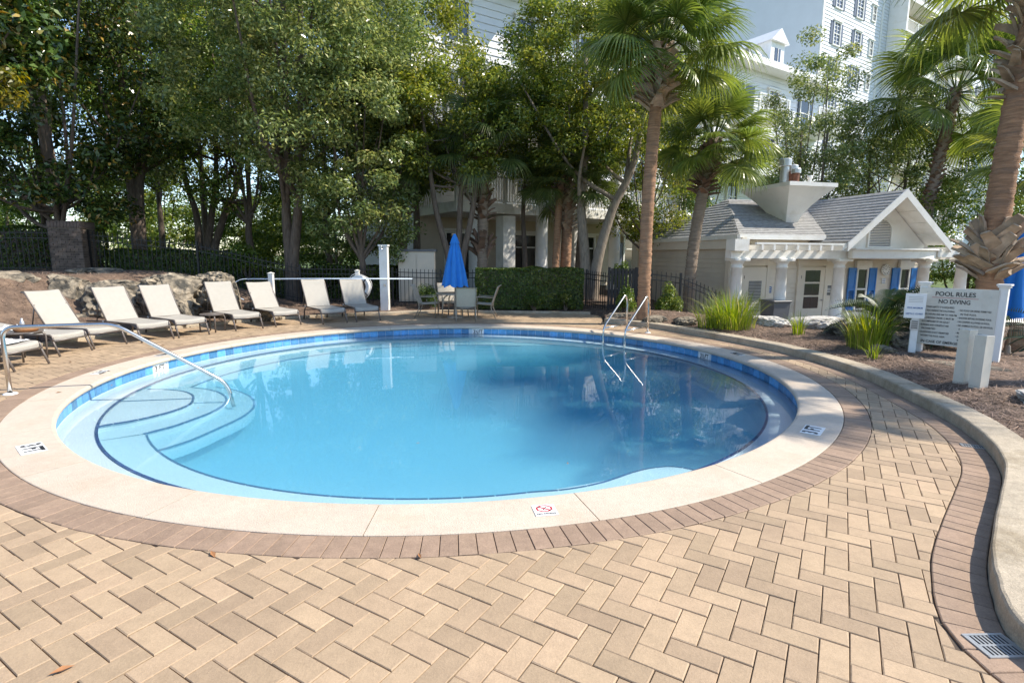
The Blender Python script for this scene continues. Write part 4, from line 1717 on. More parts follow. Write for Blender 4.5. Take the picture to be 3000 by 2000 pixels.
def make_tree(label, x, y, h, crown_z0, rx, ry, nclump=60, per=260, cr=0.95, leaf='oak_leaf', L=0.16, Wd=0.07, bark='bark', trunk_r=0.2, stems=((0, 0),),
              seed=1, group='trees around the pool', name='oak_tree', cat='tree', cx=0.0, cy=0.0, shape=1.0, limbs=14, zb=None, weep=0.0):
    rng = np.random.default_rng(seed)
    z0 = gz(x, y) if zb is None else zb
    T = thing(name, label, cat, (x, y, z0), 0, group)
    cz0, cz1 = crown_z0, h
    cen = []
    tries = 0
    while len(cen) < nclump and tries < nclump * 40:
        tries += 1
        u = rng.uniform(-1, 1, 3)
        rr = math.hypot(u[0], u[1])
        t = (u[2] + 1) / 2
        # crown outline: widest a little below the middle
        prof = (math.sin(PI * (0.12 + 0.86 * t)) ** 0.6) * shape
        if rr > prof or (rr < 0.35 * prof and rng.uniform() < 0.6):
            continue
        p = np.array([cx + u[0] * rx, cy + u[1] * ry, cz0 + t * (cz1 - cz0) - weep * rr * rr])
        if all(np.linalg.norm((p - q) / (1, 1, 0.8)) > cr * 0.72 for q in cen):
            cen.append(p)
    rad = [np.array([1, 1, 0.66]) * cr * rng.uniform(0.55, 1.05) for _ in cen]
    per_ = [int(per * 1.3 * rng.uniform(0.6, 1.3)) for _ in cen]
    V, Q = clump_leaves(cen, rad, per_, L * 0.9, Wd * 0.9, rng)
    np_mesh('crown', V, Q, leaf, T)
    # trunk stems and limbs
    tops = []
    mb = MB()
    for sx, sy in stems:
        zt = cz0 + (cz1 - cz0) * 0.55
        pts = [(sx * 0.15, sy * 0.15, -0.2), (sx * 0.25, sy * 0.25, cz0 * 0.3), (sx * 0.6 + rng.normal() * 0.08, sy * 0.6, cz0 * 0.7), (sx + cx * 0.3, sy + cy * 0.3, cz0 + 0.3), (sx * 1.3 + cx * 0.8, sy * 1.3 + cy * 0.8, zt)]
        c3 = catmull(pts, 5)
        k = len(c3)
        rs = [trunk_r * (1.25 if i == 0 else 1.0) * (1 - 0.72 * i / k) for i in range(k)]
        mb.tube(c3, rs, 9)
        tops.append((c3, rs))
    mb.build('trunk', bark, T, smooth=True)
    idx = rng.permutation(len(cen))[:limbs]
    lm = MB()
    for i in idx:
        c3, rs = tops[int(rng.integers(len(tops)))]
        k = int(len(c3) * rng.uniform(0.5, 0.95))
        a = np.array(c3[k])
        b = cen[i]
        mid = (a + b) / 2 + np.array([0, 0, -0.15 * np.linalg.norm(b - a)]) + rng.normal(size=3) * 0.12
        pth = catmull([a, mid, b], 4)
        r0 = rs[k] * 0.62
        lm.tube(pth, [r0 * (1 - 0.8 * j / len(pth)) for j in range(len(pth))], 6, caps=False)
    lm.build('limbs', bark, T, smooth=True)
    return T


def make_trees():
    G = 'trees standing in the belt behind the loungers'
    g2 = 'trees screening the hotel wing'
    dense = ['dark dense oak standing between forked oak and thick trunked oak', 'leafy oak behind the drooping sunlit oak and cabinets', 'broad dark oak behind the glossy magnolia', 'very tall oak rising behind the thick straight trunked oak', 'very tall oak rising behind the forked oak', 'tall oak beyond the slim palm and storage cabinets', 'low branched oak beside the fence run left of pillar'.replace(' left of', ' before the'), 'tall back row oak behind the magnolia and dark oak']
    # magnolia group at the left
    make_tree('dark glossy magnolia with thick trunk behind the brick pillar', -15.2, 18.6, 12.5, 1.6, 3.6, 3.0, 110, 150, 0.9, 'magnolia_leaf', 0.24, 0.10, trunk_r=0.22, seed=3, group=G, name='magnolia_tree')
    make_tree('magnolia branch end with large yellowing leaves hanging over the berm', -12.9, 11.9, 7.0, 4.2, 1.3, 1.3, 26, 130, 0.6, 'magnolia_leaf', 0.24, 0.10, trunk_r=0.14, seed=4, group=G, name='magnolia_tree', cx=2.0, cy=0.0)
    make_tree('yellow green leafy sapling beside the big-leaved magnolia branch', -12.0, 11.0, 4.75, 3.6, 0.75, 0.7, 9, 130, 0.42, 'yellow_leaf', 0.14, 0.06, trunk_r=0.06, seed=5, group=G, name='sapling', cx=1.55)
    make_tree('dark trunked oak behind the fence, just past the brick pillar', -14.6, 21.5, 13.0, 4.6, 3.6, 3.0, 85, 230, 1.0, 'oak_leaf', bark='bark', trunk_r=0.24, stems=((0, 0), (0.5, 0.2)), seed=6, group=G)
    make_tree('forked oak with low twin stems against the bright gap', -13.2, 23.5, 12.0, 4.2, 3.5, 3.0, 60, 210, 0.95, 'oak_leaf_grey', trunk_r=0.2, stems=((-0.5, 0), (0.7, 0.2), (1.8, 0)), seed=7, group=G)
    make_tree('tall oak with thick straight trunk behind white pole post', -7.8, 19.3, 14.0, 4.3, 4.1, 3.4, 165, 240, 0.9, 'oak_leaf_grey', bark='bark', trunk_r=0.23, stems=((0, 0), (0.5, -0.2)), seed=8, group=G, cx=0.9, cy=-1.5)
    make_tree('drooping sunlit oak with foliage hanging low beside the shower post', -5.2, 18.9, 9.6, 1.75, 2.0, 1.9, 100, 240, 0.72, 'oak_leaf_grey', trunk_r=0.17, seed=9, group=G, weep=0.8)
    for i, (x, y, h, c0, rx, s) in enumerate(((-10.6, 22.5, 13.5, 3.4, 3.4, 11), (-3.9, 22.5, 12.5, 4.4, 3.0, 12), (-18.5, 22, 14, 2.4, 3.8, 13), (-9.0, 27, 16, 4.5, 4.2, 14), (-15.5, 28, 16, 7.5, 4.4, 15),
                                              (-4.2, 28, 14.5, 4, 3.8, 16), (-21, 17, 12, 1.2, 3.4, 17), (-19, 30, 16, 5, 4, 18))):
        make_tree(dense[i], x, y, h, c0, rx, rx * 0.8, 80, 230, 1.05, ('oak_leaf', 'oak_leaf_yellow', 'oak_leaf')[i % 3], trunk_r=0.2, seed=s, group=G, L=0.19, Wd=0.08)
    # in front of the hotel
    make_tree('oak with V forked dark trunk behind the blue umbrella', -2.0, 19.6, 8.6, 4.4, 2.4, 1.9, 58, 210, 0.72, 'oak_leaf_yellow', trunk_r=0.15, stems=((-0.9, 0), (0.25, 0.1), (0.8, 0)), seed=21, group=g2)
    make_tree('large oak with pale trunk and long limb leaning over hedge', 2.7, 20.2, 11.6, 4.7, 3.2, 2.6, 115, 230, 0.8, 'oak_leaf_yellow', bark='bark_pale', trunk_r=0.24, stems=((-0.15, 0), (1.6, -0.1)), seed=22, group=g2)
    make_tree('slim oak standing between the hotel columns', 0.5, 22.2, 9.5, 4.8, 2.3, 1.9, 52, 210, 0.8, 'oak_leaf', trunk_r=0.13, seed=23, group=g2)
    make_tree('slim crooked oak in front of the hotel windows', 1.7, 21.6, 7.4, 4.2, 1.9, 1.6, 34, 190, 0.75, 'oak_leaf_yellow', trunk_r=0.11, stems=((0.3, 0),), seed=24, group=g2)
    make_tree('thin oak between the two tall palms', 5.6, 23.5, 9.0, 2.6, 2.4, 2.0, 60, 190, 0.85, 'oak_leaf_yellow', trunk_r=0.13, seed=25, group=g2)
    make_tree('tall airy oak rising against the white hotel gable', 3.0, 25.0, 14.5, 5.0, 2.6, 2.2, 70, 200, 0.95, 'oak_leaf', trunk_r=0.18, seed=26, group=g2)
    # behind the pavilion
    g3 = 'oaks behind the pavilion'
    make_tree('airy grey green oak rising behind the roof hood', 13.4, 25.5, 12.4, 2.8, 2.5, 2.3, 80, 190, 0.85, 'oak_leaf_grey', trunk_r=0.16, stems=((-0.4, 0), (0.5, 0)), seed=31, group=g3)
    make_tree('spreading grey green oak behind the gable ridge', 17.4, 26.0, 10.6, 3.0, 3.0, 2.4, 90, 190, 0.85, 'oak_leaf_grey', trunk_r=0.17, stems=((-0.8, 0), (0.6, 0)), seed=32, group=g3)
    make_tree('rounded dark oak beyond the gable end', 19.5, 23.5, 6.6, 0.6, 2.6, 2.2, 60, 200, 0.85, 'oak_leaf', trunk_r=0.16, seed=33, group=g3, zb=-0.6)
    make_tree('rounded oak filling the gap behind the shaggy palm trunk', 20.8, 21.6, 6.0, 0.4, 2.2, 2.0, 55, 200, 0.8, 'oak_leaf', trunk_r=0.15, seed=34, group=g3, zb=-0.6)
    make_tree('low oak beside the pavilion hip roof', 8.6, 28.0, 7.8, 2.4, 2.6, 2.2, 55, 190, 0.85, 'oak_leaf', trunk_r=0.15, seed=35, group=g3, zb=-0.4)
    g5 = 'trees in the second belt beyond the fence'
    for i, (x, y, h, r, s, lf) in enumerate(((-30, 33, 12, 4.5, 51, 'oak_leaf'), (-23.5, 37, 9, 4.0, 52, 'bush_leaf'), (-11.5, 36, 11, 4.5, 54, 'bush_leaf'), (-6.0, 38, 12, 4.5, 55, 'oak_leaf'), (-27, 24, 12, 3.8, 56, 'oak_leaf'), (-17.0, 39, 6.0, 3.5, 57, 'bush_leaf'))):
        make_tree(('broad dark oak far beyond the fence behind the magnolia', 'sunlit bushy tree beyond the fence behind the forked oak', 'sunlit bushy tree beyond fence, behind the bright green shrub', 'dark oak beyond the drooping oak and shower post', 'dark oak beyond the fence, farthest past the brick pillar', 'low sunlit tree in the gap beside forked oak')[i], x, y, h, 0.7, r, r, 60, 200, 1.25, lf, 0.26, 0.12, trunk_r=0.2, seed=s, group=g5, limbs=8)
    # sunlit trees far beyond the fence
    g4 = 'distant sunlit trees beyond the fence'
    for i, (x, y, h, r, s) in enumerate(((-34, 52, 6.5, 4.0, 41), (-40, 56, 9.5, 3.6, 42), (-27, 58, 6, 4.6, 43), (-47, 50, 7.5, 4, 44), (-20, 60, 6.5, 5, 45), (-54, 46, 8, 4, 46), (-13, 55, 6, 4, 47))):
        make_tree('small distant sunlit tree glimpsed through the iron fence', x, y, h, 0.8, r, r, 40, 130, 1.3, 'bush_leaf', 0.34, 0.16, trunk_r=0.2, seed=s, group=g4, name='distant_tree', limbs=6)


make_trees()


# ------------------------------------------------------------------ palms
def frond_mesh(name, Rl, nb, droop, seed, pet):
    rng = np.random.default_rng(seed)
    V, Q = [], []
    # petiole along +x, blade hub at x = pet, leaflets fan out in the local xy plane and droop
    hub = np.array([pet, 0, 0.0])
    for k in range(nb):
        a = (k / (nb - 1) - 0.5) * R_(250)
        ln = Rl * (0.72 + 0.28 * math.cos(a * 0.62)) * rng.uniform(0.92, 1.06)
        hub_k = hub + np.array([0.28 * Rl * math.cos(a) ** 2 * (1 if abs(a) < 1.57 else 0), 0, 0]) * 0.6
        d = np.array([math.cos(a), math.sin(a), 0.10 * math.cos(2 * a)])
        d /= np.linalg.norm(d)
        sd = np.array([-d[1], d[0], 0])
        w0 = ln * R_(250) / nb * 0.28
        segs = 6
        base = len(V)
        tw = rng.normal() * 0.15
        fold = 0.35 * (1 if k % 2 else -1)
        for j in range(segs + 1):
            t = j / segs
            p = hub_k + d * ln * t * (1 - 0.10 * t)
            dr = droop * ln * (t ** 2.6) * rng.uniform(0.85, 1.15)
            p = p + np.array([0, 0, 0.06 * ln * math.sin(PI * t) - dr])
            w = w0 * (0.25 + 1.5 * t if t < 0.5 else 1.0 * (1 - (t - 0.5) / 0.5) ** 0.8)
            w = max(w, 0.002)
            V.append(p + sd * w + np.array([0, 0, fold * w + tw * w]))
            V.append(p - sd * w - np.array([0, 0, fold * w + tw * w]))
        for j in range(segs):
            q = base + 2 * j
            Q.append((q, q + 1, q + 3, q + 2))
    # petiole strip
    base = len(V)
    for j in range(7):
        t = j / 6
        x = pet * 1.12 * t
        z = -0.10 * pet * (1 - t) * t * 2
        w = 0.032 * (1 - 0.55 * t)
        V += [np.array([x, w, z]), np.array([x, 0, z + w * 0.9]), np.array([x, -w, z])]
    for j in range(6):
        q = base + 3 * j
        Q += [(q, q + 1, q + 4, q + 3), (q + 1, q + 2, q + 5, q + 4), (q + 2, q, q + 3, q + 5)]
    return np.array(V), np.array(Q)


def boot_mesh():
    # wedge shaped leaf base along +x, split at the tip
    vs, fs = [], []
    for (x, w, t, z) in ((0.0, 0.095, 0.035, 0), (0.14, 0.075, 0.034, 0.014), (0.28, 0.060, 0.028, 0.028), (0.40, 0.050, 0.018, 0.024)):
        vs += [(x, -w, z), (x, w, z), (x, w * 0.7, z + t), (x, -w * 0.7, z + t)]
    for r in range(3):
        for i in range(4):
            j = (i + 1) % 4
            fs.append((4 * r + i, 4 * r + j, 4 * r + 4 + j, 4 * r + 4 + i))
    fs += [(3, 2, 1, 0), (12, 13, 14, 15)]
    return vs, fs


FR = {}


def make_palm(label, base, top, trunk_r, nfr=34, fr_r=0.95, pet=1.05, boots=(0.78, 1.0, 60), matl='palm_leaf', bark='palm_bark', bootm='boot', bend_=(0, 0), low_boots=None, seed=1, droop=0.42,
              el_lo=-58, z_base=None, group='cabbage palms', flare=1.25, boot_len=1.0, boot_sc=1.0, boot_out=(18, 66)):
    rng = np.random.default_rng(seed)
    P = thing('palm_tree', label, 'palm', base, 0, group)
    b = Vector((0, 0, -0.3))
    t = Vector(top) - Vector(base)
    mid = t * 0.5 + Vector((bend_[0], bend_[1], 0))
    pth = catmull([b, mid * 0.5 + Vector((bend_[0] * 0.3, bend_[1] * 0.3, 0)), mid, t * 0.78 + Vector((bend_[0] * 0.5, bend_[1] * 0.5, 0)), t], 8)
    n = len(pth)
    # ringed trunk
    fine = []
    for i in range(n - 1):
        for k in range(4):
            fine.append(pth[i] + (pth[i + 1] - pth[i]) * k / 4)
    fine.append(pth[-1])
    m_ = len(fine)
    rs = []
    for i in range(m_):
        f = i / m_
        r = trunk_r * (1 + (flare - 1) * max(0, 1 - f * 9)) * (1 - 0.10 * f)
        r *= 1 + 0.045 * (1 if i % 2 else -1) + rng.normal() * 0.02
        rs.append(r)
    tb = MB().tube(fine, rs, 20)
    tb.v = [(v[0] + rng.normal() * trunk_r * 0.035, v[1] + rng.normal() * trunk_r * 0.035, v[2] + rng.normal() * 0.012) for v in tb.v]
    tb.build('trunk', bark, P, smooth=True)

    def at(f):
        q = f * (n - 1)
        i = min(n - 2, int(q))
        return Vector(pth[i] + (pth[i + 1] - pth[i]) * (q - i))
    vs, fs = boot_mesh()
    bsrc = [None]

    def boot_ring(f0, f1, cnt, out_, sc0, sc1):
        for k in range(cnt):
            out = out_[0] + (out_[1] - out_[0]) * (k / cnt) ** 0.8
            f = f0 + (f1 - f0) * k / cnt
            a = k * 2.39996 + rng.normal() * 0.15
            c = at(f)
            up = R_(out + rng.normal() * 9)
            sk = (1 if k % 2 else -1) * R_(34 + rng.normal() * 9)
            sc = (sc0 + (sc1 - sc0) * (k / cnt)) * rng.uniform(0.85, 1.15)
            rot = Matrix.Rotation(a, 3, 'Z') @ Matrix.Rotation(-up, 3, 'Y') @ Matrix.Rotation(sk, 3, 'Z') @ Matrix.Rotation(rng.normal() * 0.25, 3, 'X')
            p = c + Vector((math.cos(a), math.sin(a), 0)) * trunk_r * 0.85
            if bsrc[0] is None:
                o = MB().add(vs, fs).build('leaf_base', bootm, P)
                bsrc[0] = o
            else:
                o = bsrc[0].copy()
                COL.objects.link(o)
                o.parent = P
            o.location = p
            o.rotation_euler = rot.to_euler()
            o.scale = (sc * boot_len, sc * 1.1, sc * 1.3)
    if boots:
        boot_ring(boots[0], boots[1], boots[2], boot_out, boot_sc, boot_sc * 0.8)
    if low_boots:
        boot_ring(low_boots[0], low_boots[1], low_boots[2], low_boots[3], low_boots[4], low_boots[4])
    # crown
    key = (round(fr_r, 2), round(pet, 2), matl, droop)
    if key not in FR:
        FR[key] = []
        for v in range(3):
            V, Q = frond_mesh('frond', fr_r, 52, droop * (0.7 + 0.35 * v), 50 + v, pet)
            me_o = np_mesh('frond', V, Q, matl, None)
            FR[key].append(me_o.data)
            bpy.data.objects.remove(me_o)
    tip = at(0.995)
    for k in range(nfr):
        f = k / nfr
        a = k * 2.39996 + rng.normal() * 0.2
        el = R_(82 - (82 - el_lo) * (f ** 0.85) + rng.normal() * 6)
        o = bpy.data.objects.new('frond', FR[key][int(rng.integers(3))])
        COL.objects.link(o)
        o.parent = P
        rot = Matrix.Rotation(a, 3, 'Z') @ Matrix.Rotation(-el, 3, 'Y') @ Matrix.Rotation(rng.normal() * 0.35, 3, 'X')
        o.location = tip + Vector((math.cos(a), math.sin(a), 0)) * trunk_r * 0.4 + Vector((0, 0, -0.5 * f * trunk_r * 3))
        o.rotation_euler = rot.to_euler()
        s = rng.uniform(0.85, 1.12)
        o.scale = (s, s, s)
    return P


def make_palms():
    make_palm('tall cabbage palm with orange brown trunk beside the pool ladder', (3.52, 14.5, 0.05), (3.66, 14.5, 7.05), 0.165, 48, 1.05, 1.15, (0.745, 0.95, 120), seed=1, bend_=(-0.08, 0), boot_len=1.0, boot_sc=1.25, el_lo=-34)
    make_palm('shorter cabbage palm with brown ragged trunk top by the pavilion fence', (5.62, 17.4, -0.1), (6.15, 17.5, 5.45), 0.18, 40, 0.95, 0.95, (0.66, 0.93, 70), bootm='boot_dark', seed=2, bend_=(-0.12, 0), bark='palm_bark_grey', el_lo=-42)
    make_palm('thick cabbage palm with skirt of pale leaf bases behind rules sign', (8.42, 9.6, 0.1), (8.54, 9.6, 6.9), 0.19, 30, 1.05, 1.15, (0.62, 0.96, 90), low_boots=(0.20, 0.30, 44, (26, 62), 1.22), seed=3, bend_=(-0.12, 0), el_lo=-22)
    make_palm('slender leaning palm with grey shaggy upper trunk behind the gable', (17.5, 23.6, -0.6), (18.1, 23.6, 8.7), 0.21, 40, 1.6, 1.8, (0.50, 0.98, 120), bark='palm_bark_grey', bootm='boot_dark', seed=4, bend_=(-0.25, 0), boot_len=0.55, el_lo=-45)
    make_palm('cabbage palm partly hidden behind the thick palm trunk', (13.2, 14.1, -0.3), (13.5, 14.1, 4.7), 0.19, 30, 1.0, 1.1, (0.70, 0.99, 40), seed=5, el_lo=-50)
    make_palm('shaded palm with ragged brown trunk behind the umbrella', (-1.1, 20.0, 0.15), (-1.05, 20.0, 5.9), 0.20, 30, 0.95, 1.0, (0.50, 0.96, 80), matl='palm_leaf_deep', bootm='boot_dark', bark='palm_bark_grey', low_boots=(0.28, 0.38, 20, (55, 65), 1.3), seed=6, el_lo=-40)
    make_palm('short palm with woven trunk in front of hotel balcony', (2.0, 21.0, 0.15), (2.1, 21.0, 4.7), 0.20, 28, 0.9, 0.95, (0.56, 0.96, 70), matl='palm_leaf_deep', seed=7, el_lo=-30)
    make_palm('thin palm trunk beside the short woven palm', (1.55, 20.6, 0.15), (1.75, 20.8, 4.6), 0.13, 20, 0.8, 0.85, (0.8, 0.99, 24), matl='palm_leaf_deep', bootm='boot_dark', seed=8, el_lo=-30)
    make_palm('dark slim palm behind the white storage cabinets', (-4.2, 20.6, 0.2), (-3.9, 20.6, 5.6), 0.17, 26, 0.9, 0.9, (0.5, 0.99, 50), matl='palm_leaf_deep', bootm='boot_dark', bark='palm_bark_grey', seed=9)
    # palms standing outside the frame whose shade falls on the water
    make_palm('tall cabbage palm shading the pool from beyond the rules sign', (12.3, 6.7, 0.1), (12.4, 6.8, 9.9), 0.2, 24, 1.0, 1.1, None, seed=10, el_lo=-30)


make_palms()


# ------------------------------------------------------------------ hedges and bushes
def leafy_box(name, label, cat, c, size, n, rz=0.0, leaf='hedge_leaf', L=0.06, Wd=0.035, seed=1, group=None, rough=0.06):
    rng = np.random.default_rng(seed)
    T = thing(name, label, cat, c, rz, group)
    sx, sy, sz = size
    # points in a thick outer shell of the box
    P = rng.uniform(-0.5, 0.5, (n * 2, 3))
    face = rng.integers(0, 5, n * 2)
    dpt = rng.uniform(0, 0.12, n * 2)
    for f, (ax, sg) in enumerate(((0, -1), (0, 1), (1, -1), (1, 1), (2, 1))):
        k = face == f
        P[k, ax] = sg * (0.5 - dpt[k] * 0.18 / max(0.2, size[ax]))
    area = np.array([sy * sz, sy * sz, sx * sz, sx * sz, sx * sy])
    keep = rng.uniform(size=n * 2) < area[face] / area.max()
    P, face = P[keep], face[keep]
    N = np.zeros_like(P)
    for f, (ax, sg) in enumerate(((0, -1), (0, 1), (1, -1), (1, 1), (2, 1))):
        N[face == f, ax] = sg
    pos = P * np.array([sx, sy, sz]) + np.array([0, 0, sz / 2])
    wob = np.array([noise.noise(Vector((p[0] * 1.6, p[1] * 1.6, p[2] * 1.6 + seed))) for p in pos])
    pos += N * (wob[:, None] * rough * 2)
    N = N + rng.normal(size=N.shape) * 0.6 + np.array([0, 0, 0.3])
    N /= np.linalg.norm(N, axis=1)[:, None]
    V, Q = leaf_quads(pos, N, L, Wd, rng)
    np_mesh('foliage', V, Q, leaf, T)
    MB().box((0, 0, sz * 0.47), (sx - 0.2, sy - 0.2, sz * 0.9)).build('shade_core', 'bark', T)  # solid dark box, stands in for the shaded inside of the hedge
    return T


def bush(label, c, r, n, leaf='bush_leaf', L=0.07, Wd=0.035, seed=1, name='bush', cat='bush', group=None, nc=14):
    rng = np.random.default_rng(seed)
    T = thing(name, label, cat, c, 0, group)
    cen = []
    for k in range(nc):
        d = rng.normal(size=3)
        d /= np.linalg.norm(d)
        d[2] = abs(d[2]) * 0.9
        cen.append(d * np.array([r[0], r[1], r[2]]) * rng.uniform(0.35, 0.8) + np.array([0, 0, r[2] * 0.35]))
    rad = [np.array(r) * rng.uniform(0.28, 0.42) for _ in cen]
    V, Q = clump_leaves(cen, rad, [n // nc] * nc, L, Wd, rng)
    np_mesh('foliage', V, Q, leaf, T)
    mb = MB()
    for c_ in cen[:8]:
        mb.tube([(0, 0, -0.05), tuple(c_ * 0.5), tuple(c_)], [0.02, 0.014, 0.006], 5)
    mb.build('stems', 'bark', T)
    return T


def make_hedges():
    leafy_box('hedge', 'long clipped dark hedge behind the patio table', 'hedge', (0.55, 17.95, 0.10), (3.45, 0.8, 1.30), 26000, 0.02, seed=1)
    bush('low rounded shrub in front of the long hedge', (0.7, 17.35, 0.08), (0.42, 0.35, 0.55), 2200, 'hedge_leaf', 0.05, 0.03, 2)
    bush('low dark shrub by the gate end of the hedge', (1.7, 17.45, 0.08), (0.45, 0.35, 0.45), 2200, 'hedge_leaf', 0.05, 0.03, 3)
    bush('dark shrub against the white storage cabinets', (-2.75, 17.9, 0.1), (0.45, 0.4, 0.7), 2600, 'hedge_leaf', 0.05, 0.03, 4)
    bush('clipped glossy bush between the two palms', (4.75, 16.5, -0.05), (0.50, 0.45, 0.85), 4200, 'bush_leaf', 0.06, 0.035, 5)
    bush('clipped bush half hidden by the tall palm trunk', (3.35, 16.2, 0.0), (0.42, 0.4, 0.75), 3400, 'bush_leaf', 0.06, 0.035, 6)
    bush('light green bush behind the black gate', (3.9, 19.4, 0.6), (0.5, 0.45, 0.75), 2600, 'bush_leaf', 0.09, 0.05, 7)
    # dark hedge along the left fence
    for i, (x, y, L_, rz, h) in enumerate(((-16.4, 18.7, 4.2, -0.55 + 1.2, 1.5), (-12.0, 19.6, 3.8, 0.25, 1.0), (-8.7, 20.2, 3.2, 0.1, 1.1), (-5.6, 20.3, 2.6, 0.0, 1.3))):
        leafy_box('hedge', ['dark hedge run behind the fence before the brick pillar', 'dark hedge run behind fence between pillar and forked oak', 'dark hedge run behind the bright green shrub', 'dark hedge run behind the shower post'][i], 'hedge', (x, y, gz(x, y) - 0.1), (L_, 0.9, h), 9000, rz, seed=20 + i, group='hedges behind the fence', L=0.09, Wd=0.05)
    bush('bright green shrub catching sun by the fence', (-9.3, 19.3, 0.9), (0.75, 0.6, 1.15), 3000, 'bush_leaf', 0.10, 0.05, 8)
    bush('undergrowth shrub beside the thick pale oak trunk', (-6.7, 19.6, 0.6), (0.8, 0.6, 1.0), 2600, 'hedge_leaf', 0.10, 0.05, 9)


make_hedges()


# ------------------------------------------------------------------ iron fence, gate, pillar
def fence(label, pts, h, gap=0.13, seed=0, gp='black iron fence runs', step=None):
    pts = [np.array(p, float) for p in pts]
    z0 = gz(pts[0][0], pts[0][1])
    T = thing('iron_fence', label, 'fence', (pts[0][0], pts[0][1], 0), 0, gp)
    pk = None
    for a, b in zip(pts[:-1], pts[1:]):
        L = np.hypot(*(b - a))
        za, zb = gz(*a), gz(*b)
        rz = math.atan2(b[1] - a[1], b[0] - a[0])
        n = int(L / gap)
        for f in (0.12, h - 0.28, h - 0.12):
            p = Vector((a[0] - pts[0][0], a[1] - pts[0][1], za + f))
            q = Vector((b[0] - pts[0][0], b[1] - pts[0][1], zb + f))
            MB().tube([p, q], 0.018, 4).build('rail', 'black_iron', T)
        for k in range(n):
            t = k / n
            loc = (a[0] + (b[0] - a[0]) * t - pts[0][0], a[1] + (b[1] - a[1]) * t - pts[0][1], za + (zb - za) * t)
            if pk is None:
                pk = MB().box((0, 0, h / 2), (0.018, 0.018, h)).build('picket', 'black_iron', T)
                pk.location = loc
                pk.rotation_euler = (0, 0, rz)
            else:
                inst(pk, T, loc, (0, 0, rz))
        MB().box((a[0] - pts[0][0], a[1] - pts[0][1], za + h / 2), (0.06, 0.06, h + 0.06)).build('fence_post', 'black_iron', T)
    return T


fence('black iron fence on the berm leading up to the brick pillar', [(-19.0, 15.2), (-14.1, 17.2)], 1.3)
fence('black iron fence on the berm between pillar and tall oak', [(-13.3, 17.35), (-10.4, 18.2), (-7.2, 18.6), (-4.6, 18.5)], 1.25)
fence('black iron fence in front of the white storage cabinets', [(-4.0, 18.25), (-2.4, 18.35), (-1.2, 18.42)], 1.25, 0.125)
fence('black iron fence standing behind the long hedge', [(-1.1, 18.5), (2.5, 18.5), (3.0, 17.25)], 1.2)
fence('black iron fence between gate and pavilion column', [(3.95, 17.2), (5.1, 16.6), (6.55, 16.9)], 1.3)


def make_gate():
    x0, x1, y = 3.0, 3.9, 17.15
    z = gz(3.4, 17.2)
    T = thing('wooden_gate', 'black slatted gate beside the end of the hedge', 'gate', (x0, y, z - 0.05))
    for x in (0.03, 0.87):
        MB().box((x, 0, 0.68), (0.07, 0.07, 1.36)).build('stile', 'black_wood', T)
    for zz in (0.15, 0.62, 1.20):
        MB().box((0.45, 0.01, zz), (0.78, 0.05, 0.10)).build('rail', 'black_wood', T)
    src = MB().box((0, -0.03, 0.68), (0.085, 0.02, 1.28)).build('slat', 'black_wood', T)
    for k in range(7):
        p = (0.12 + k * 0.11, 0, 0)
        if k == 0:
            src.location = p
        else:
            inst(src, T, p)


make_gate()


def make_pillar():
    x, y = -13.75, 17.3
    z = gz(x, y) - 0.1
    T = thing('brick_pillar', 'square brown brick pillar between runs of iron fence', 'pillar', (x, y, z), R_(14))
    w, h = 0.86, 1.62
    MB().box((0, 0, h / 2), (w - 0.03, w - 0.03, h)).build('mortar_core', 'mortar', T)
    mb = MB()
    bl, bh = 0.205, 0.062
    rows = int((h - 0.2) / 0.074)
    for r in range(rows):
        off = (r % 2) * 0.107
        for s in range(4):
            rot = Matrix.Rotation(s * PI / 2, 3, 'Z')
            u = -w / 2 - 0.107 + off
            while u < w / 2 - 0.02:
                a, b = max(u, -w / 2), min(u + bl, w / 2 - 0.01)
                if b - a > 0.03:
                    c = rot @ Vector(((a + b) / 2, -w / 2 + 0.02, 0.035 + r * 0.074))
                    mb.box(c, (b - a, 0.05, bh), rz=s * PI / 2)
                u += bl + 0.010
    o = mb.build('bricks', 'brick', T)
    tag(o, kind='stuff')
    # soldier course cap
    n = 10
    src = None
    for s in range(4):
        for k in range(n):
            u = -w / 2 + (k + 0.5) * w / n
            c = Matrix.Rotation(s * PI / 2, 3, 'Z') @ Vector((u, -w / 2 + 0.01, h - 0.09))
            b = MB().box((0, 0, 0), (w / n - 0.010, 0.07, 0.20)) if src is None else None
            if src is None:
                src = b.build('cap_brick', 'brick', T)
                src.location = c
                src.rotation_euler = (0, 0, s * PI / 2)
            else:
                inst(src, T, c, (0, 0, s * PI / 2))


make_pillar()


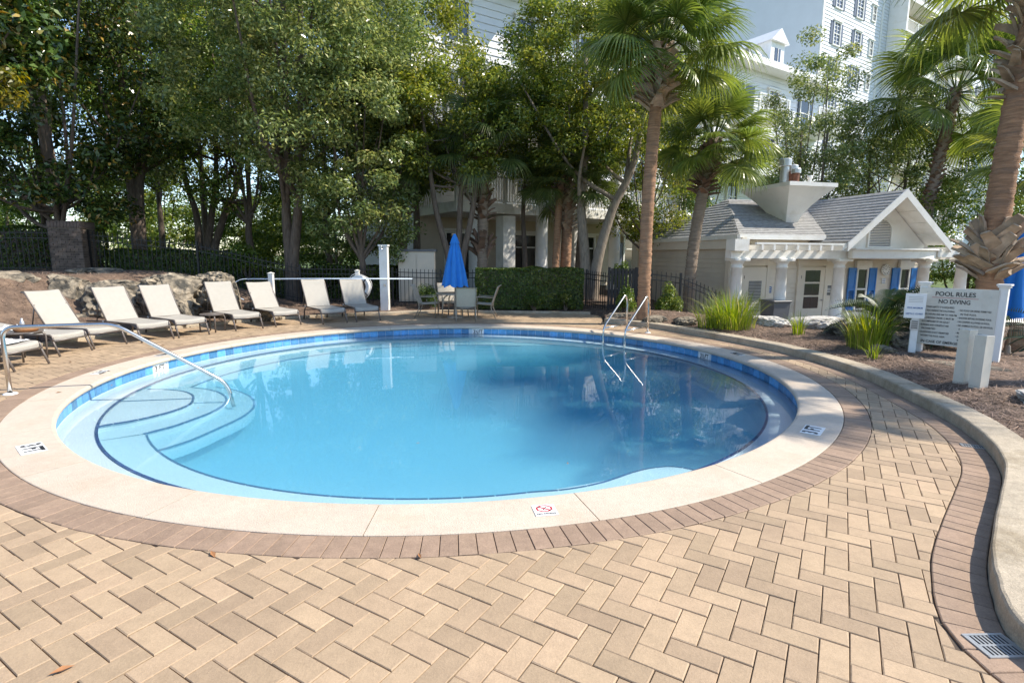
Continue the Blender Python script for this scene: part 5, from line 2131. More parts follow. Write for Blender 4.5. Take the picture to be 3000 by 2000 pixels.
# ------------------------------------------------------------------ boulders
def boulder(label, c, size, seed, material='rock', rz=0.0, group='limestone boulders'):
    bm = bmesh.new()
    bmesh.ops.create_icosphere(bm, subdivisions=5, radius=1.0)
    off = Vector((seed * 3.17, seed * 1.91, seed * 0.73))
    for v in bm.verts:
        d = v.co.normalized()
        n1 = noise.noise(d * 1.2 + off)
        n2 = noise.noise(d * 2.9 + off * 2)
        n3 = noise.noise(d * 7.0 + off)
        n4 = noise.noise(d * 16.0 + off)
        cell = noise.cell(d * 1.6 + off)
        ridge = 1 - abs(noise.noise(d * 2.1 + off * 1.7))
        crack = min(1.0, abs(noise.noise(d * 3.3 + off * 0.6)) * 9)
        k = 0.92 + 0.30 * n1 + 0.22 * (ridge - 0.6) + 0.16 * abs(n2) + 0.13 * n3 + 0.08 * n4 + 0.06 * cell - 0.10 * (1 - crack)
        # facet: push towards a few random planes
        p = d * k
        for q in range(7):
            pn = Vector((math.sin(q * 2.4 + seed), math.cos(q * 1.7 + seed * 2), math.sin(q * 0.9 + seed * 3) * 0.8)).normalized()
            e = p.dot(pn) - 0.80
            if e > 0:
                p = p - pn * e * 0.75
        # flattened bedding planes
        p.z = max(-0.6, p.z)
        p.z = p.z if p.z < 0.55 else 0.55 + (p.z - 0.55) * 0.35
        v.co = Vector((p.x * size[0], p.y * size[1], p.z * size[2]))
    me = bpy.data.meshes.new('boulder')
    bm.to_mesh(me)
    bm.free()
    o = link('boulder', me, material, None, False)
    o.location = c
    o.rotation_euler = (0, 0, rz)
    tag(o, label, 'boulder', group)
    return o


def make_rocks():
    L = [((-12.7, 12.9, 0.85), (1.5, 0.9, 0.85), 'long overhanging tan boulder below the brick pillar'),
         ((-11.2, 13.7, 0.55), (0.8, 0.7, 1.05), 'upright grey boulder next to the long overhanging one'),
         ((-10.0, 13.9, 0.50), (1.0, 0.8, 0.98), 'rounded pale boulder behind the raised loungers'),
         ((-8.9, 14.4, 0.62), (1.15, 0.9, 1.0), 'broad mossy boulder with flat top behind loungers'),
         ((-8.1, 15.0, 0.66), (0.95, 0.7, 1.0), 'sunlit tan boulder at the end of the boulder wall'),
         ((-8.6, 13.6, 0.20), (0.9, 0.55, 0.75), 'dark grey boulder low behind the small side table'),
         ((-6.95, 14.95, 0.12), (0.6, 0.45, 0.62), 'small mossy boulder under the hook of the pole'),
         ((-11.9, 15.6, 1.2), (0.8, 0.5, 0.3), 'flat grey stone half buried on top of the berm'),
         ((-13.9, 12.2, 0.3), (1.0, 0.7, 0.7), 'tan boulder at the foot of the long overhang'),
         ((-10.6, 13.2, 0.1), (0.6, 0.45, 0.45), 'low brown boulder half sunk in the mulch')]
    for i, (c, s, lab) in enumerate(L):
        s = tuple(q * 0.9 for q in s)
        boulder(lab, c, s, 3 + i, 'rock', rz=0.5 * i)
    B = [((3.05, 15.2, 0.12), (0.38, 0.24, 0.17), 'low flat rock between ladder rails and gate'), ((3.75, 14.15, 0.14), (0.42, 0.26, 0.20), 'low rock at the foot of the tall palm'),
         ((4.4, 13.7, 0.16), (0.46, 0.3, 0.20), 'flat tan rock beside the large grass tuft'), ((6.15, 13.0, 0.20), (0.55, 0.4, 0.30), 'grey weathered rock behind the big grass tuft'),
         ((7.15, 12.6, 0.22), (0.62, 0.45, 0.34), 'pale jagged rock below the louvred door'), ((7.25, 11.7, 0.18), (0.55, 0.4, 0.30), 'dark pitted rock beside the second grass tuft'),
         ((7.45, 10.4, 0.20), (0.75, 0.5, 0.42), 'large dark mossy rock under the cycad'), ((6.45, 9.35, 0.16), (0.28, 0.2, 0.20), 'small wedge shaped tan rock near small grass'),
         ((6.9, 8.1, 0.14), (0.6, 0.3, 0.12), 'flat shadowed rock below the rules sign')]
    for i, (c, s, lab) in enumerate(B):
        boulder(lab, c, s, 30 + i, 'pale_rock' if i in (3, 4) else 'rock', rz=0.7 * i, group='rocks in the planting bed')
    boulder('white sunlit jagged rock by the short white posts', (6.35, 6.05, 0.16), (0.55, 0.42, 0.20), 55, 'pale_rock', 0.3, 'rocks in the planting bed')
    boulder('small white rock on the mulch by the curb bend', (6.1, 5.3, 0.14), (0.35, 0.2, 0.08), 56, 'pale_rock', 0.3, 'rocks in the planting bed')


make_rocks()


# ------------------------------------------------------------------ grass tufts and cycads
def tuft(label, c, h, spread, n, seed, name='grass_tuft'):
    rng = np.random.default_rng(seed)
    V, Q = [], []
    for k in range(n):
        a = rng.uniform(0, 2 * PI)
        rr = rng.uniform(0, 1) ** 0.6
        b0 = np.array([math.cos(a), math.sin(a), 0]) * rr * spread * 0.35
        ln = h * rng.uniform(0.55, 1.15)
        out = rng.uniform(0.15, 0.8) * (0.4 + rr)
        d = np.array([math.cos(a + rng.normal() * 0.5), math.sin(a + rng.normal() * 0.5), 0])
        sd = np.array([-d[1], d[0], 0])
        w = rng.uniform(0.004, 0.009)
        base = len(V)
        for j in range(6):
            t = j / 5
            p = b0 + d * ln * out * (t ** 1.8) * 0.75 + np.array([0, 0, ln * (t - 0.38 * out * t ** 2.6)])
            ww = w * (1 - t ** 2) + 0.0008
            V += [p + sd * ww, p - sd * ww]
        for j in range(5):
            q = base + 2 * j
            Q.append((q, q + 1, q + 3, q + 2))
    T = thing(name, label, 'grass tuft', c, 0, 'ornamental grass tufts in the bed')
    o = np_mesh('blades', np.array(V), np.array(Q), 'grass_leaf', T)
    return T


def cycad(label, c, R, n, seed):
    rng = np.random.default_rng(seed)
    T = thing('sago_palm', label, 'plant', c, 0, 'sago palms in the bed')
    # one shared frond mesh along +x
    V, Q = [], []
    m_ = 34
    for j in range(m_ + 1):
        t = j / m_
        x = R * t * (1 - 0.12 * t)
        z = R * (0.35 * t - 0.62 * t ** 2.2)
        ll = 0.16 * R * math.sin(PI * min(1, 0.12 + 0.9 * t)) ** 0.7
        for s in (-1, 1):
            b = len(V)
            p = np.array([x, 0, z])
            tip = p + np.array([ll * 0.55, s * ll, ll * 0.30])
            w = np.array([0.010 * R, 0, 0])
            V += [p - w, p + w, tip + w * 0.2, tip - w * 0.2]
            Q.append((b, b + 1, b + 2, b + 3))
    b = len(V)
    for j in range(9):
        t = j / 8
        p = np.array([R * t * (1 - 0.12 * t), 0, R * (0.35 * t - 0.62 * t ** 2.2)])
        V += [p + (0, 0.012, 0.005), p + (0, -0.012, 0.005)]
    for j in range(8):
        Q.append((b + 2 * j, b + 2 * j + 1, b + 2 * j + 3, b + 2 * j + 2))
    src = np_mesh('frond', np.array(V), np.array(Q), 'cycad_leaf', T)
    for k in range(n):
        o = src
        if k:
            o = src.copy()
            COL.objects.link(o)
            o.parent = T
        el = R_(rng.uniform(-18, 62) * (1 - 0.3 * (k % 2)))
        o.location = (0, 0, 0.22)
        o.rotation_euler = (Matrix.Rotation(k * 2.39996, 3, 'Z') @ Matrix.Rotation(-el, 3, 'Y') @ Matrix.Rotation(rng.normal() * 0.3, 3, 'X')).to_euler()
        o.scale = (rng.uniform(0.8, 1.1),) * 3
    MB().lathe([(0.16, -0.05), (0.2, 0.1), (0.15, 0.24), (0.05, 0.3)], 12).build('trunk', 'bark', T)
    return T


def make_plants():
    def g(x, y):
        return (x, y, gz(x, y))
    tuft('large bright ornamental grass tuft under the second palm', g(5.15, 12.6), 0.95, 1.3, 480, 1)
    tuft('loose grass tuft leaning beside the largest tuft', g(4.75, 12.9), 0.75, 0.9, 160, 2)
    tuft('small narrow grass tuft between the grey rocks', g(6.1, 11.5), 0.55, 0.4, 70, 3)
    tuft('second large grass tuft in front of the cycad', g(6.45, 9.75), 0.85, 0.95, 330, 4)
    tuft('tiny grass sprig beside the wedge shaped rock', g(6.05, 8.95), 0.34, 0.3, 34, 5)
    tuft('low grass tuft behind the rules sign post', g(9.4, 8.9), 0.42, 0.7, 120, 6)
    cycad('dark spreading sago palm in front of the blue shutters', g(7.55, 10.9), 1.3, 54, 1)
    cycad('dark sago palm beside the depth notice post', g(8.0, 10.2), 1.0, 46, 2)
    cycad('sago palm fronds showing behind the rules sign', g(9.5, 9.4), 1.0, 28, 3)


make_plants()


# pine straw mulch in the bed
def make_straw():
    rng = np.random.default_rng(5)
    n = 42000
    # sample by distance from the curb
    th = rng.uniform(R_(-75), R_(75), n)
    rb = np.interp(np.degrees(th), np.arange(-180, 180.5, 0.5), RB_TAB)
    d = 0.28 + 3.6 * rng.uniform(0, 1, n) ** 1.4
    x = CX + (rb + d) * np.cos(th)
    y = CY + (rb + d) * np.sin(th)
    # and under the loungers' heads
    n2 = 30000
    th2 = R_(100) + rng.uniform(0, 1, n2) * R_(95)
    d2 = 0.18 + 5.5 * rng.uniform(0, 1, n2)
    rb2 = np.interp((np.degrees(th2) + 180) % 360 - 180, np.arange(-180, 180.5, 0.5), RB_TAB)
    x = np.r_[x, CX + (rb2 + d2) * np.cos(th2)]
    y = np.r_[y, CY + (rb2 + d2) * np.sin(th2)]
    k = (np.abs(x) < y * 1.1 + 1.2) & (y > 1.5)
    x, y = x[k], y[k]
    n = len(x)
    z = ground_z(x, y) + rng.uniform(0.0, 0.03, n)
    a = rng.uniform(0, 2 * PI, n)
    tilt = rng.normal(0, 0.22, n)
    L = rng.uniform(0.05, 0.16, n)
    w = rng.uniform(0.0015, 0.0045, n)
    dx = np.stack([np.cos(a) * np.cos(tilt), np.sin(a) * np.cos(tilt), np.sin(tilt)], 1)
    sd = np.stack([-np.sin(a), np.cos(a), np.zeros(n)], 1)
    p = np.stack([x, y, z], 1)
    V = np.stack([p - dx * L[:, None] / 2 - sd * w[:, None], p - dx * L[:, None] / 2 + sd * w[:, None], p + dx * L[:, None] / 2 + sd * w[:, None], p + dx * L[:, None] / 2 - sd * w[:, None]], 1).reshape(-1, 3)
    o = np_mesh('pine_straw', V, np.arange(4 * n).reshape(-1, 4), 'straw')
    tag(o, 'brown pine straw mulch scattered over the beds', 'mulch', kind='stuff')


make_straw()


# ------------------------------------------------------------------ sun loungers
def sling_strip(profile, w, sag, name, material, parent, thick=0.006, nx=7):
    """fabric following a side profile [(x,z)], sagging a little between the rails"""
    mb = MB()
    pr = catmull(profile, 5)
    for sgn, off in ((1, 0), (-1, -thick)):
        for i, (x, z) in enumerate(pr):
            for k in range(nx):
                f = k / (nx - 1)
                s = -sag * math.sin(PI * f)
                mb.v.append((x, -w / 2 + w * f, z + s + off))
    n = len(pr)
    for i in range(n - 1):
        for k in range(nx - 1):
            a = i * nx + k
            mb.f.append((a, a + 1, a + nx + 1, a + nx))
            b = a + n * nx
            mb.f.append((b, b + nx, b + nx + 1, b + 1))
    return mb.build(name, material, parent, smooth=True)


def make_lounger(flat=False, deg=57):
    """local +x from foot to head, origin on the ground between the foot legs"""
    root = thing('sun_lounger', 'x', 'sun lounger', (0, 0, 0), 0, 'sling loungers along the pool')
    hw = 0.325
    seat_z = 0.37
    rails = MB()
    for s in (-1, 1):
        y = s * hw
        P = [(0.10, y, seat_z - 0.11), (0.105, y, seat_z - 0.02), (0.20, y, seat_z), (1.22, y, seat_z), (1.95, y, seat_z - 0.03)]
        rails.tube(bend(P, 0.07, 4), 0.017, 8)
    rails.build('side_rails', 'frame', root, smooth=True)
    for s in (-1, 1):
        y = s * hw
        MB().tube(bend([(0.30, y, seat_z - 0.02), (0.13, y, seat_z - 0.05), (0.0, y, 0.0)], 0.10, 4), 0.019, 8).build('leg', 'frame', root, smooth=True)
        MB().tube(bend([(1.30, y, seat_z - 0.02), (1.42, y, seat_z - 0.08), (1.50, y, 0.0)], 0.08, 4), 0.019, 8).build('leg', 'frame', root, smooth=True)
    cb = MB()
    cb.tube([(0.085, -hw, seat_z - 0.10), (0.085, hw, seat_z - 0.10)], 0.016, 8)
    cb.tube([(1.40, -hw, seat_z - 0.10), (1.40, hw, seat_z - 0.10)], 0.014, 8)
    cb.build('cross_bar', 'frame', root, smooth=True)
    sling_strip([(0.115, seat_z - 0.075), (0.125, seat_z - 0.01), (0.20, seat_z + 0.016), (0.6, seat_z + 0.008), (1.2, seat_z + 0.016)], 2 * hw - 0.01, 0.022, 'seat', 'sling', root)
    an = R_(8 if flat else deg)
    Lb = 0.80
    bx, bz = 1.20, seat_z + 0.02
    tx, tz = bx + Lb * math.cos(an), bz + Lb * math.sin(an)
    bf = MB()
    for s in (-1, 1):
        y = s * (hw - 0.004)
        bf.tube(bend([(bx, y, bz - 0.012), (tx, y, tz - 0.012), (tx + 0.09, y, tz - 0.01 if not flat else tz - 0.05)], 0.06, 4), 0.015, 8)
    bf.tube([(tx + 0.09, -hw, tz - 0.01 if not flat else tz - 0.05), (tx + 0.09, hw, tz - 0.01 if not flat else tz - 0.05)], 0.013, 8)
    bf.build('back_frame', 'frame', root, smooth=True)
    q = 0.9
    pr = [(bx - 0.005, bz), (bx + 0.4 * Lb * math.cos(an), bz + 0.4 * Lb * math.sin(an)), (bx + 0.8 * Lb * math.cos(an), bz + 0.8 * Lb * math.sin(an)), (tx - 0.01, tz - 0.005), (tx + 0.045, tz + 0.015), (tx + 0.10, tz + (0.0 if not flat else -0.04))]
    # fabric normal sags away from the sitter
    mb = sling_strip(pr, 2 * hw - 0.012, 0.012, 'backrest', 'sling', root)
    if not flat:
        st = MB()
        for s in (-1, 1):
            y = s * (hw - 0.03)
            st.tube([(bx + 0.28, y, bz + 0.40), (1.62, y, seat_z - 0.03)], 0.011, 6)
        st.tube([(1.62, -hw, seat_z - 0.03), (1.62, hw, seat_z - 0.03)], 0.011, 6)
        st.build('back_strut', 'frame', root, smooth=True)
    for s in (-1, 1):
        w_ = MB().lathe([(0.02, -0.012), (0.045, -0.012), (0.05, 0), (0.045, 0.012), (0.02, 0.012)], 14).build('glide', 'plate', root)
        w_.location = (1.30, s * (hw + 0.012), seat_z - 0.005)
        w_.rotation_euler = (PI / 2, 0, 0)
        w_.scale = (0.45, 0.45, 0.8)
    return root


def make_loungers():
    feet = [((-7.58, 8.10), (-7.60, 8.80)), ((-7.93, 9.36), (-7.85, 10.07)), ((-7.93, 10.16), (-7.74, 10.83)), ((-7.53, 10.90), (-7.22, 11.53)), ((-7.19, 11.60), (-6.82, 12.17)),
            ((-6.53, 12.75), (-6.11, 13.26)), ((-5.90, 13.50), (-5.46, 13.98)), ((-4.92, 14.08), (-4.42, 14.48)), ((-4.20, 14.63), (-3.65, 14.97))]
    labs = ['flat sling lounger with white towel standing past the handrail foot', 'flat sling lounger with crumpled white towel beside the cluttered table',
            'raised sling lounger next to the flat towel covered one', 'raised sling lounger touching the first raised one, before the boulders',
            'raised sling lounger just before the round side table', 'raised sling lounger with leaf shadow across its headrest', 'raised sling lounger in front of the white pole post',
            'raised sling lounger between pole post and life ring', 'raised sling lounger with shaded seat in front of life ring']
    ups = [make_lounger(False, 57), make_lounger(False, 54), make_lounger(False, 60)]
    order = {2: 1, 3: 0, 4: 0, 5: 2, 6: 1, 7: 2, 8: 0}
    usedset = set()
    fl = make_lounger(True)
    usedu, usedf = False, False
    for i, (a, b) in enumerate(feet):
        a, b = np.array(a), np.array(b)
        d = b - a
        ang = math.atan2(d[0], -d[1])          # direction from foot to head
        m_ = (a + b) / 2
        # foot line runs across, head points away from the pool
        hd = np.array([-d[1], d[0]])
        if np.dot(hd, m_ - np.array([CX, CY])) < 0:
            hd = -hd
        ang = math.atan2(hd[1], hd[0])
        if i in (0, 1):
            o = fl if not usedf else copy_tree(fl)
            usedf = True
        else:
            k = order[i]
            o = ups[k] if k not in usedset else copy_tree(ups[k])
            usedset.add(k)
        o.location = (m_[0], m_[1], 0.004)
        o.rotation_euler = (0, 0, ang)
        o['label'] = labs[i]


make_loungers()


def towel(label, c, sx, sy, rz, seed, h=0.03):
    mb = MB()
    n = 14
    for i in range(n):
        for j in range(n):
            u, v = i / (n - 1) - 0.5, j / (n - 1) - 0.5
            z = h * (0.5 + noise.noise(Vector((u * 5 + seed, v * 5, seed))) * 1.2 + 0.5 * noise.noise(Vector((u * 11, v * 11 + seed, 0))))
            e = max(abs(u), abs(v)) * 2
            mb.v.append((u * sx * (1 + 0.1 * noise.noise(Vector((v * 4, seed, 0)))), v * sy * (1 + 0.1 * noise.noise(Vector((u * 4, seed, 3)))), max(0.004, z * (1.15 - e ** 4))))
    for i in range(n - 1):
        for j in range(n - 1):
            a = i * n + j
            mb.f.append((a, a + n, a + n + 1, a + 1))
    o = mb.build('towel', 'towel', None, True)
    o.location = c
    o.rotation_euler = (0, 0, rz)
    tag(o, label, 'towel', 'white towels on the loungers')


towel('crumpled white towel on the second flat lounger', (-8.72, 9.62, 0.395), 0.5, 0.42, 0.2, 1, 0.06)
towel('white towel hanging over the edge of first flat lounger', (-8.05, 8.50, 0.395), 0.42, 0.52, 0.1, 2, 0.05)


def side_table(label, c, h=0.42, r=0.26, mt='frame'):
    T = thing('side_table', label, 'side table', c, 0.3, 'small round side tables')
    MB().lathe([(0.001, h), (r - 0.02, h), (r, h - 0.006), (r, h - 0.028), (r - 0.02, h - 0.03), (0.001, h - 0.03)], 36).build('tabletop', mt, T)
    for k in range(4):
        a = k * PI / 2 + 0.4
        ca, sa = math.cos(a), math.sin(a)
        MB().tube(bend([(ca * r * 0.55, sa * r * 0.55, h - 0.035), (ca * r * 1.05, sa * r * 1.05, h - 0.06), (ca * r * 1.0, sa * r * 1.0, 0.0)], 0.07, 4), 0.016, 8).build('leg', mt, T, smooth=True)
    return T


side_table('round brown side table between the two raised lounger groups', (-7.02, 12.66, 0.004))
side_table('round side table on the mulch behind white pole post', (-6.75, 15.05, 0.06))
st = side_table('round side table holding towel, bottle and basket by handrail', (-8.28, 9.08, 0.004), 0.50, 0.30)
towel('folded white towel heaped on the cluttered side table', (-8.50, 9.12, 0.505), 0.32, 0.26, 0.4, 3, 0.08)
bt = MB().lathe([(0.001, 0), (0.035, 0), (0.036, 0.12), (0.026, 0.15), (0.016, 0.165), (0.016, 0.20), (0.001, 0.20)], 16).build('bottle', 'galv', None, True)
bt.location = (-8.30, 9.15, 0.505)
tag(bt, 'small silver bottle on the cluttered side table', 'bottle')
bk = MB().lathe([(0.001, 0.01), (0.15, 0.0), (0.19, 0.07), (0.18, 0.075), (0.14, 0.015), (0.001, 0.02)], 20).build('bowl', 'dead_leaf', None, True)
bk.location = (-8.13, 9.02, 0.505)
tag(bk, 'shallow brown woven bowl on the cluttered side table', 'bowl')


# ------------------------------------------------------------------ patio set and umbrella
def make_chair():
    root = thing('patio_chair', 'x', 'chair', (0, 0, 0), 0, 'sling chairs around the patio table')
    hw = 0.27
    # local +x = forward (towards the table)
    for s in (-1, 1):
        y = s * hw
        MB().tube(bend([(-0.34, y, 0.0), (-0.20, y, 0.30), (-0.22, y, 0.42), (-0.40, y, 0.92), (-0.46, y, 0.93)], 0.08, 4), 0.014, 8).build('back_post', 'frame_tan', root, smooth=True)
        MB().tube(bend([(0.26, y * 1.08, 0.0), (0.26, y * 1.08, 0.62), (-0.28, y * 1.02, 0.60)], 0.09, 5), 0.014, 8).build('armrest', 'frame_tan', root, smooth=True)
        MB().tube(bend([(-0.22, y, 0.39), (0.24, y, 0.42), (0.26, y, 0.36)], 0.05, 3), 0.013, 8).build('seat_rail', 'frame_tan', root, smooth=True)
    MB().tube([(0.25, -hw, 0.395), (0.25, hw, 0.395)], 0.012, 6).tube([(-0.21, -hw, 0.36), (-0.21, hw, 0.36)], 0.012, 6).build('cross_bar', 'frame_tan', root, smooth=True)
    sling_strip([(0.27, 0.40), (0.22, 0.43), (0.0, 0.415), (-0.20, 0.41)], 2 * hw - 0.02, 0.03, 'seat', 'sling_tan', root)
    sling_strip([(-0.20, 0.41), (-0.27, 0.60), (-0.36, 0.85), (-0.40, 0.93), (-0.46, 0.945)], 2 * hw - 0.02, 0.0, 'backrest', 'sling_tan', root)
    return root


def make_patio():
    tx, ty = -1.66, 15.85
    T = thing('patio_table', 'round tan metal patio table under the closed blue umbrella', 'table', (tx, ty, 0.004))
    MB().lathe([(0.03, 0.72), (0.54, 0.72), (0.56, 0.712), (0.56, 0.69), (0.54, 0.685), (0.03, 0.69)], 40).build('tabletop', 'frame_tan', T)
    for k in range(4):
        a = k * PI / 2 + 0.6
        ca, sa = math.cos(a), math.sin(a)
        MB().tube(bend([(ca * 0.20, sa * 0.20, 0.68), (ca * 0.38, sa * 0.38, 0.60), (ca * 0.44, sa * 0.44, 0.0)], 0.1, 4), 0.018, 8).build('leg', 'frame_tan', T, smooth=True)
    c0 = make_chair()
    spots = [((-2.48, 15.95), 0.0, 'sling patio chair seen side on, facing the table'), ((-1.92, 16.62), R_(-68), 'sling patio chair facing the pool across table'),
             ((-1.30, 15.10), R_(98), 'sling patio chair with its back to the pool'), ((-0.80, 15.95), R_(176), 'sling patio chair beside the hedge end of table')]
    for i, ((x, y), a, lab) in enumerate(spots):
        o = c0 if i == 0 else copy_tree(c0)
        o.location = (x, y, 0.004)
        o.rotation_euler = (0, 0, a)
        o['label'] = lab
    return tx, ty


TX, TY = make_patio()


def make_umbrella(label, x, y, z, seed, h=2.42, lo=0.95, rmax=0.34):
    U = thing('parasol', label, 'umbrella', (x, y, z), 0.3 * seed, 'closed blue umbrellas')
    MB().tube([(0, 0, 0.0), (0, 0, h - 0.08)], 0.02, 10).build('pole', 'frame_tan', U, smooth=True)
    MB().lathe([(0.001, 0.0), (0.24, 0.0), (0.24, 0.05), (0.06, 0.09), (0.04, 0.28), (0.001, 0.28)], 24).build('base', 'frame_tan', U)
    # pleated closed canopy
    mb = MB()
    n, m_ = 64, 22
    folds = 8
    for i in range(m_ + 1):
        t = i / m_
        zz = h - 0.16 - (h - 0.16 - lo) * t
        r0 = 0.07 + (rmax - 0.07) * t ** 0.85
        for j in range(n):
            a = 2 * PI * j / n
            pl = abs(math.sin(a * folds / 2 + 0.25 * math.sin(3 * t + a * 2)))
            r = r0 * (0.60 + 0.40 * pl ** 0.7) * (1 + 0.04 * math.sin(a * 3 + seed))
            z2 = zz - (0.05 * pl * (t ** 6)) + (0.03 * math.sin(a * 5) * t ** 8)
            mb.v.append((r * math.cos(a), r * math.sin(a), z2))
    for i in range(m_):
        for j in range(n):
            a = i * n + j
            b = i * n + (j + 1) % n
            mb.f.append((a, a + n, b + n, b))
    mb.build('canopy', 'canvas', U, smooth=True)
    mb = MB()
    for i in range(6):
        t = i / 5
        for j in range(n):
            a = 2 * PI * j / n
            pl = abs(math.sin(a * folds / 2 + 0.3))
            r = (0.03 + 0.12 * t ** 0.9) * (0.72 + 0.28 * pl * t + 0.28 * (1 - t))
            mb.v.append((r * math.cos(a), r * math.sin(a), h - 0.02 - 0.26 * t - 0.02 * pl * t))
    for i in range(5):
        for j in range(n):
            a = i * n + j
            b = i * n + (j + 1) % n
            mb.f.append((a, a + n, b + n, b))
    mb.f.append(tuple(range(n)))
    mb.build('vent_cap', 'canvas', U, smooth=True)


make_umbrella('closed blue umbrella standing through the patio table', TX, TY, 0.004, 1, rmax=0.40)
make_umbrella('closed blue umbrella behind the thick palm and rules sign', 10.85, 11.75, -0.35, 2, 2.75, 0.95, 0.44)


# ------------------------------------------------------------------ posts, life ring, pole
def post(name, label, c, w, z0, h, cap=True, group=None, cat='post', material='white'):
    T = thing(name, label, cat, (c[0], c[1], z0), c[2] if len(c) > 2 else 0, group)
    MB().box((0, 0, h / 2), (w, w, h), bevel=0.004).build('shaft', material, T)
    if cap:
        MB().box((0, 0, h + 0.012), (w + 0.03, w + 0.03, 0.022), bevel=0.004).add(
            [(-w / 2, -w / 2, h + 0.023), (w / 2, -w / 2, h + 0.023), (w / 2, w / 2, h + 0.023), (-w / 2, w / 2, h + 0.023), (0, 0, h + 0.055)], [(0, 1, 4), (1, 2, 4), (2, 3, 4), (3, 0, 4)]).build('cap', material, T)
    return T


def make_posts():
    post('pole_post', 'white square post carrying the long skimmer pole', (-7.25, 16.45), 0.13, gz(-7.25, 16.45) - 0.1, 1.32 - gz(-7.25, 16.45))
    t = post('ring_post', 'white post holding the life ring', (-5.02, 17.75), 0.12, gz(-5, 17.75) - 0.1, 1.25)
    s = post('shower_post', 'tall white shower post at the edge of the deck', (-4.05, 17.35), 0.25, 0.0, 2.06, cap=False)
    MB().box((0, 0, 2.09), (0.30, 0.30, 0.05)).build('cap', 'white', s)
    h = MB().tube(bend([(0.0, -0.14, 2.03), (0.0, -0.28, 2.08), (0.0, -0.30, 1.98)], 0.05, 4), 0.018, 8).lathe([(0.02, 0.05), (0.055, 0.0), (0.05, -0.01), (0.001, -0.01)], 14, c=(0, -0.30, 1.95)).build('shower_head', 'steel', s, smooth=True)
    MB().tube([(0.03, -0.125, 0.86), (0.03, -0.17, 0.86)], 0.03, 10).build('valve', 'steel', s)
    # ring
    R = thing('life_ring', 'white life ring hanging behind the last lounger', 'life ring', (-4.92, 17.58, 0.79))
    rg = MB().tube([(0.29 * math.cos(a), 0, 0.29 * math.sin(a)) for a in np.linspace(0, 2 * PI, 33)[:-1]], 0.085, 12, closed=True).build('ring', 'white', R, smooth=True)
    rp = MB().tube([(0.40 * math.cos(a) * (1 + 0.05 * math.sin(4 * a)), -0.03, 0.40 * math.sin(a) * (1 + 0.05 * math.sin(4 * a))) for a in np.linspace(0, 2 * PI, 41)[:-1]], 0.009, 6, closed=True).build('rope', 'towel', R, smooth=True)
    for a in (0.8, 2.35, 3.9, 5.5):
        MB().tube([(0.29 * math.cos(a) + 0.098 * math.cos(b) * math.cos(a), 0.098 * math.sin(b), 0.29 * math.sin(a) + 0.098 * math.cos(b) * math.sin(a)) for b in np.linspace(0, 2 * PI, 13)[:-1]], 0.02, 6, closed=True).build('band', 'grey_plastic', R)
    # long pole with a curved hook
    P = thing('rescue_pole', 'long white pole with curved hook hung along the posts', 'pole', (-8.3, 16.35, 1.06))
    e = Vector((5.15, 0.9, 0.0))
    MB().tube([(0.35, 0.05, 0.0), tuple(e * 0.5 + Vector((0, 0, 0.005))), tuple(e)], 0.019, 10).build('pole', 'pipe_blue', P, smooth=True)
    MB().tube(bend([(0.45, 0.07, 0.0), (0.15, 0.03, 0.0), (-0.15, -0.02, -0.22), (-0.02, 0.0, -0.50), (0.22, 0.03, -0.62)], 0.2, 6), 0.012, 8).build('hook', 'pipe_blue', P, smooth=True)
    # two short posts in the bed
    z = 0.08
    post('short_post', 'short white bollard post with brass hasp, farther of the pair', (6.02, 7.12, 0.25), 0.135, z, 0.80, False, 'short white posts in the bed', material='post_cream')
    post('short_post', 'short white bollard post nearest the white rock', (6.02, 6.86, 0.25), 0.14, z, 0.76, False, 'short white posts in the bed', material='post_cream')
    # storage cabinets behind the fence
    C_ = thing('storage_cabinet', 'white metal storage cabinet behind the iron fence', 'cabinet', (-3.35, 19.4, 0.2), 0.08)
    MB().box((0, 0, 0.86), (1.25, 0.75, 1.72)).build('body', 'stucco_shade', C_)  # white body given a darker tone, its shade put into the colour
    MB().box((0, 0, 1.76), (1.35, 0.85, 0.08)).build('lid', 'grey_plastic', C_)
    for s_ in (-1, 1):
        MB().box((s_ * 0.31, -0.385, 0.86), (0.58, 0.02, 1.6)).build('door', 'stucco_shade', C_)
    B = thing('garbage_bin', 'dark grey wheeled rubbish bin at the louvred door', 'bin', hpt(1.42, -0.1, HF), HRZ)
    MB().add([(-0.26, -0.28, 0), (0.26, -0.28, 0), (0.26, 0.28, 0), (-0.26, 0.28, 0), (-0.30, -0.33, 1.0), (0.30, -0.33, 1.0), (0.30, 0.33, 1.0), (-0.30, 0.33, 1.0)],
             [(3, 2, 1, 0), (0, 1, 5, 4), (1, 2, 6, 5), (2, 3, 7, 6), (3, 0, 4, 7), (4, 5, 6, 7)]).build('tub', 'grey_plastic', B)
    MB().box((0, 0.0, 1.03), (0.66, 0.74, 0.06), bevel=0.015).build('lid', 'grey_plastic', B)
    for s_ in (-1, 1):
        w = MB().lathe([(0.001, -0.03), (0.10, -0.03), (0.10, 0.03), (0.001, 0.03)], 16).build('wheel', 'black_iron', B)
        w.location = (s_ * 0.3, 0.3, 0.1)
        w.rotation_euler = (0, PI / 2, 0)
    V = thing('vending_machine', 'red drinks machine glimpsed past the end column', 'vending machine', hpt(10.2, 5.2, HF), HRZ)
    MB().box((0, 0, 0.92), (0.95, 0.8, 1.84), bevel=0.02).build('body', 'red', V)
    text_obj('lettering', 'Coca-Cola', 0.3, 'plate', V, (0.1, -0.404, 1.0), (PI / 2, -PI / 2, 0))


make_posts()


